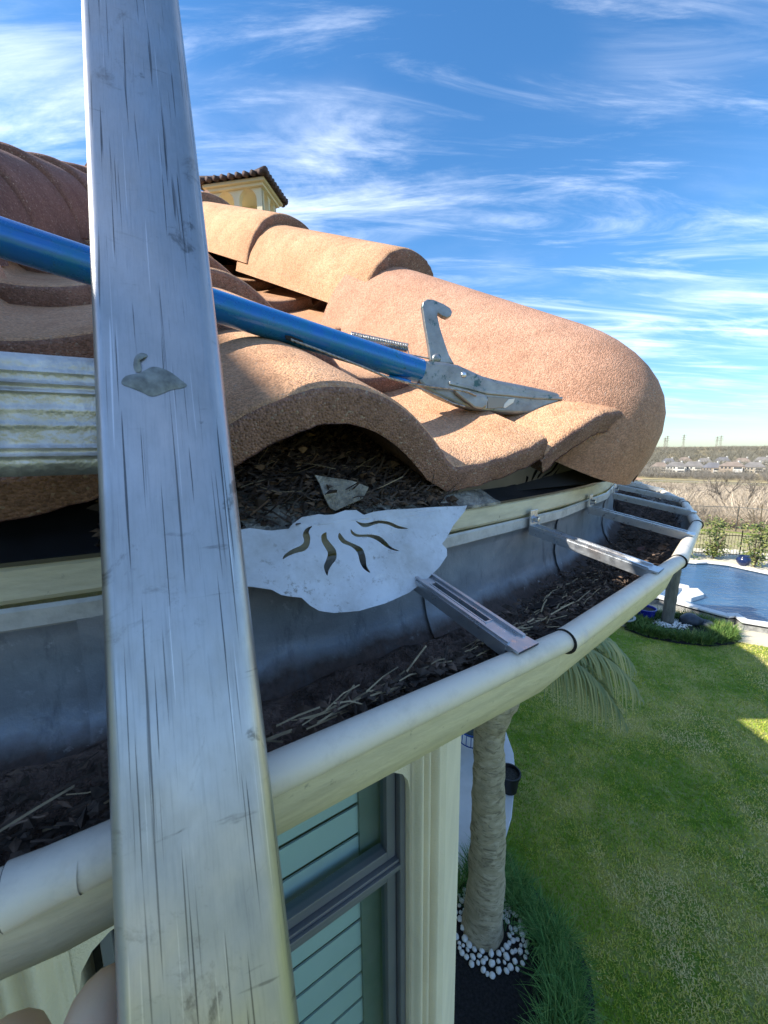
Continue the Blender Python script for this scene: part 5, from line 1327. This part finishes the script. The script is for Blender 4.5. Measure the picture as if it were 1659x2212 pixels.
# the thicket as one mass: bushes of many fine twigs
def bush_np(seed, n=260):
    r2 = np.random.RandomState(seed); a = r2.uniform(0, 6.283, n); rr = r2.uniform(0, .35, n); B = np.stack([rr*np.cos(a), rr*np.sin(a), r2.uniform(0, .35, n)], 1)
    d = np.stack([np.cos(a)*r2.uniform(.1, .9, n), np.sin(a)*r2.uniform(.1, .9, n), r2.uniform(.4, 1.1, n)], 1)*r2.uniform(.35, .75, n)[:, None]; T = B+d
    s = np.cross(d, r2.normal(size=(n, 3))); s /= np.linalg.norm(s, axis=1)[:, None]; w = r2.uniform(.006, .014, n)[:, None]
    return np.stack([B-s*w, B+s*w, T+s*w*.3, T-s*w*.3], 1)
protos = [bush_np(k) for k in range(5)]; Q = []; rb = np.random.RandomState(77)
for _ in range(3300):
    rho = 34+190*rb.rand()**1.5; az_ = rb.uniform(28, 56) if _ < 2300 else rb.uniform(4, 28); p = ground_at(az_, rho); s = rb.uniform(.8, 1.9)*(.8+rho/300)
    if rb.rand() < .12: s *= 1.5
    q = protos[rb.randint(5)].copy(); c, sn = math.cos(rb.rand()*6.28), math.sin(rb.rand()*6.28); rot = np.array([[c, -sn, 0], [sn, c, 0], [0, 0, 1]]); q[..., :] = (q @ rot.T)*np.array([1.25, 1.25, 1])*s + np.array(p); Q.append(q)
V = np.concatenate(Q).reshape(-1, 3); nq = len(V)//4; me = bpy.data.meshes.new('thicket'); me.vertices.add(len(V)); me.vertices.foreach_set('co', V.ravel()); me.loops.add(nq*4); me.loops.foreach_set('vertex_index', np.arange(nq*4)); me.polygons.add(nq); me.polygons.foreach_set('loop_start', np.arange(nq)*4); me.polygons.foreach_set('loop_total', np.full(nq, 4)); me.update(calc_edges=True)
o = link('thicket', me, M['brush']); tag(o, 'leafless brown brush covering the slope beyond the garden', 'brush', kind='stuff')
for i, (u, v, rho, h, dsc) in enumerate(((1560, 1120, 40, 5.2, 'forked bare tree behind the shrubs, tallest in the brush'), (1610, 1110, 46, 4.6, 'bare tree in the brush near the right picture edge'), (1500, 1060, 70, 5.5, 'bare tree in the brush above the gutter corner'), (1455, 1045, 90, 5.5, 'pale bare tree standing beside the far gutter'), (1640, 1060, 62, 5.5, 'thin bare tree at the right edge below the far houses'), (1540, 1050, 85, 6, 'slender bare tree in mid brush below the houses'), (1390, 1030, 110, 6, 'small bare tree beside the tile roofed pavilion'))):
    r = ray(u, v); az_ = math.degrees(math.atan2(r.x, r.y)); p = ground_at(az_, rho); mb = bare_tree_mesh(50+i, h); t = empty('bare_tree', p); tag(t, dsc, 'tree', 'bare trees in the brush')
    mb.v = [x+p for x in mb.v]; mb.build('trunk', M['branch'], t)
# far hedgerow and woodland masses
def canopy(name, label, spots, mat, seed):
    r2 = np.random.RandomState(seed); Q = []
    for az_, rho, h in spots:
        p = ground_at(az_, rho); q = bush_np(r2.randint(9999), 90)*np.array([1.0, 1.0, .95])*h; q = q + np.array(p); Q.append(q)
    V = np.concatenate(Q).reshape(-1, 3); nq = len(V)//4; me = bpy.data.meshes.new(name); me.vertices.add(len(V)); me.vertices.foreach_set('co', V.ravel()); me.loops.add(nq*4); me.loops.foreach_set('vertex_index', np.arange(nq*4)); me.polygons.add(nq); me.polygons.foreach_set('loop_start', np.arange(nq)*4); me.polygons.foreach_set('loop_total', np.full(nq, 4)); me.update(calc_edges=True)
    o = link(name, me, mat); tag(o, label, 'trees', kind='stuff')
r2 = random.Random(4)
canopy('tree_line', 'grey leafless tree line in front of the far houses', [(r2.uniform(8, 54), r2.uniform(385, 450), r2.uniform(5, 8)) for _ in range(420)], simple('far_trees_grey', (.17, .155, .13), .95), 1)
canopy('garden_trees', 'grey bare trees standing between the far houses', [(r2.uniform(32, 55), r2.uniform(470, 600), r2.uniform(5, 10)) for _ in range(330)], simple('far_trees_mid', (.20, .185, .155), .95), 3)
canopy('far_woods', 'hazy greenish woods between and behind the far houses', [(r2.uniform(8, 55), 560+1300*r2.random()**1.2, r2.uniform(9, 15)) for _ in range(2400)], simple('far_trees_green', (.17, .16, .125), .95), 2)
M['road'] = simple('pale_road', (.42, .38, .30), .9)
for rr0, rr1, mt, nm in ((330, 338, M['road'], 'road'), (360, 372, simple('dry_meadow', (.40, .33, .16), .95), 'meadow'), (300, 318, simple('winter_grass', (.30, .27, .12), .95), 'meadow')):
    v = []; f = []
    for i in range(25):
        az_ = 31+25*i/24; v += [ground_at(az_, rr0)+Vector((0, 0, .25)), ground_at(az_, rr1)+Vector((0, 0, .25))]
    f = [(2*i, 2*i+1, 2*i+3, 2*i+2) for i in range(24)]; o = mesh(nm, v, f, mt); recalc(o); o['kind'] = 'structure'
# houses on the far side of the valley
RC = [simple('roof_grey%d' % i, c, .9, var=.15, scale=.2) for i, c in enumerate(((.16, .15, .14), (.20, .16, .13), (.13, .13, .14)))]
WC = [simple('far_wall%d' % i, c, .9, var=.1, scale=.2) for i, c in enumerate(((.42, .37, .29), (.55, .52, .46), (.32, .26, .2)))]
M['far_glass'] = simple('far_window', (.05, .06, .07), .2)
def far_house(az_, rho, w, dpt, hw, hr, ci, wi, label, wing_=True):
    p = ground_at(az_, rho); t = empty('far_house', p); tag(t, label, 'house', 'houses across the valley'); fx = Vector((math.cos(R_(-az_)), math.sin(R_(-az_)), 0)); fy = Vector((-fx.y, fx.x, 0)); up = Vector((0, 0, 1))
    P = lambda a, b_, z: p+fx*a+fy*b_+up*z
    b = MB(); q = [P(-w/2, -dpt/2, -4), P(w/2, -dpt/2, -4), P(w/2, dpt/2, -4), P(-w/2, dpt/2, -4)]; b.prism(q, Vector(), up*(hw+4)); o = b.build('wall', WC[wi], t); recalc(o)
    e = .6; v = [P(-w/2-e, -dpt/2-e, hw), P(w/2+e, -dpt/2-e, hw), P(w/2+e, dpt/2+e, hw), P(-w/2-e, dpt/2+e, hw), P(-w*.22, 0, hw+hr), P(w*.22, 0, hw+hr)]
    rf = mesh('roof', v, [(0, 1, 5, 4), (1, 2, 5), (2, 3, 4, 5), (3, 0, 4), (3, 2, 1, 0)], RC[ci], t)
    b = MB(); c = P(w*.25, dpt*.1, hw+hr*.5); b.box(c, (.6, .6, hr*.75)); b.build('chimney', WC[1], rf)
    if wing_:
        b = MB(); q = [P(w*.05, -dpt/2-2, -4), P(w*.42, -dpt/2-2, -4), P(w*.42, -dpt/2+.1, -4), P(w*.05, -dpt/2+.1, -4)]; b.prism(q, Vector(), up*(hw+3.2)); o = b.build('porch', WC[1], t); recalc(o)
        for z in (1.0, hw-2.2): b = MB(); q = [P(w*.08, -dpt/2-2.08, z), P(w*.39, -dpt/2-2.08, z), P(w*.39, -dpt/2-2.08, z+1.5), P(w*.08, -dpt/2-2.08, z+1.5)]; b.prism(q, Vector(), fy*.05); b.build('window', M['far_glass'], t)
    for i in range(3):
        x = -w*.42+w*.15*i; 
        for z in (1.0, hw-2.2): b = MB(); q = [P(x, -dpt/2-.06, z), P(x+w*.08, -dpt/2-.06, z), P(x+w*.08, -dpt/2-.06, z+1.5), P(x, -dpt/2-.06, z+1.5)]; b.prism(q, Vector(), fy*.05); b.build('window', M['far_glass'], t)
def az_of(u): r = ray(u, 985); return math.degrees(math.atan2(r.x, r.y))
for i, (u, rho, w, hw, hr, ci, wi, lb) in enumerate(((1428, 510, 15, 5.5, 4.5, 1, 0, 'leftmost far house, tan walls beside the domed hip end'), (1463, 500, 17, 6.5, 4.5, 0, 1, 'far house with white porch second from the domed hip end'), (1500, 505, 18, 6.5, 5, 0, 1, 'wide far house with pale porch above the middle of the brush'), (1542, 495, 15, 6.0, 5, 2, 2, 'far house with tall grey roof and brown walls'), (1584, 490, 18, 8, 4, 1, 2, 'brown far house with two storey white balconies'), (1632, 520, 16, 6, 5, 0, 0, 'far house near the right picture edge, tan walls'),
     (1445, 610, 15, 6, 5, 2, 1, 'small roof behind the leftmost far houses'), (1480, 640, 16, 6, 5, 1, 1, 'far house showing above the white porch house'), (1522, 620, 16, 6, 5, 0, 0, 'far house in the second row, middle of the ridge'), (1562, 650, 16, 6, 5, 2, 1, 'far house in the second row, left of the balconies'), (1605, 630, 16, 6, 5, 1, 1, 'far house in the second row, right of the balconies'), (1648, 660, 16, 6, 5, 0, 1, 'far house in the second row at the right edge'))):
    far_house(az_of(u), rho, w, 11, hw, hr, ci, wi, lb)
# pylons on the skyline
for u, h, lb in ((1433, 34, 'slim pylon on the skyline nearest the domed hip end'), (1438, 38, 'taller pylon of the close pair on the skyline'), (1473, 40, 'lone dark pylon in the middle of the skyline'), (1545, 34, 'left pylon of the pair near the right edge'), (1553, 36, 'right pylon of the pair near the right edge')):
    p = ground_at(az_of(u), 1150); t = empty('pylon', p); tag(t, lb, 'pylon', 'pylons on the skyline'); b = MB()
    for sx_, sy_ in ((-1, -1), (1, -1), (1, 1), (-1, 1)): b.tube([p+Vector((sx_*2.2, sy_*2.2, 0)), p+Vector((sx_*.5, sy_*.5, h))], .35, 4)
    b.build('mast', M['branch'], t); b = MB()
    for z in (.72, .84, .95): b.tube([p+Vector((-3.5, 2.4, h*z)), p+Vector((3.5, -2.4, h*z))], .25, 4)
    b.build('cross_arm', M['branch'], t)
# neighbour's small tiled pavilion below the roof edge
pv = ground_at(az_of(1310), 62); t = empty('pavilion', pv); tag(t, 'small pavilion with brown tiled roof just beyond the gutter end', 'pavilion')
zt = -62*math.tan(R_(4.0)); b = MB(); q = [pv+Vector((sx_*2.6, sy_*2.6, 0)) for sx_, sy_ in ((-1, -1), (1, -1), (1, 1), (-1, 1))]; up = Vector((0, 0, 1))
for p in q: b = MB(); b.box((p.x, p.y, (p.z+zt)/2), (.2, .2, (zt-p.z)/2)); b.build('column', M['stucco_yellow'], t)
b = MB(); b.box((pv.x, pv.y, (pv.z+zt)/2-.5), (2.3, 2.3, (zt-pv.z)/2-.5)); b.build('wall', M['stucco_yellow'], t)
ee = [Vector((pv.x+sx_*3.3, pv.y+sy_*3.3, zt)) for sx_, sy_ in ((-1, -1), (1, -1), (1, 1), (-1, 1))]; rf = mesh('roof', ee+[Vector((pv.x, pv.y, zt+1.7))], [(0, 1, 4), (1, 2, 4), (2, 3, 4), (3, 0, 4), (3, 2, 1, 0)], simple('pavilion_tile', (.38, .24, .16), .9, var=.2, scale=2), t)
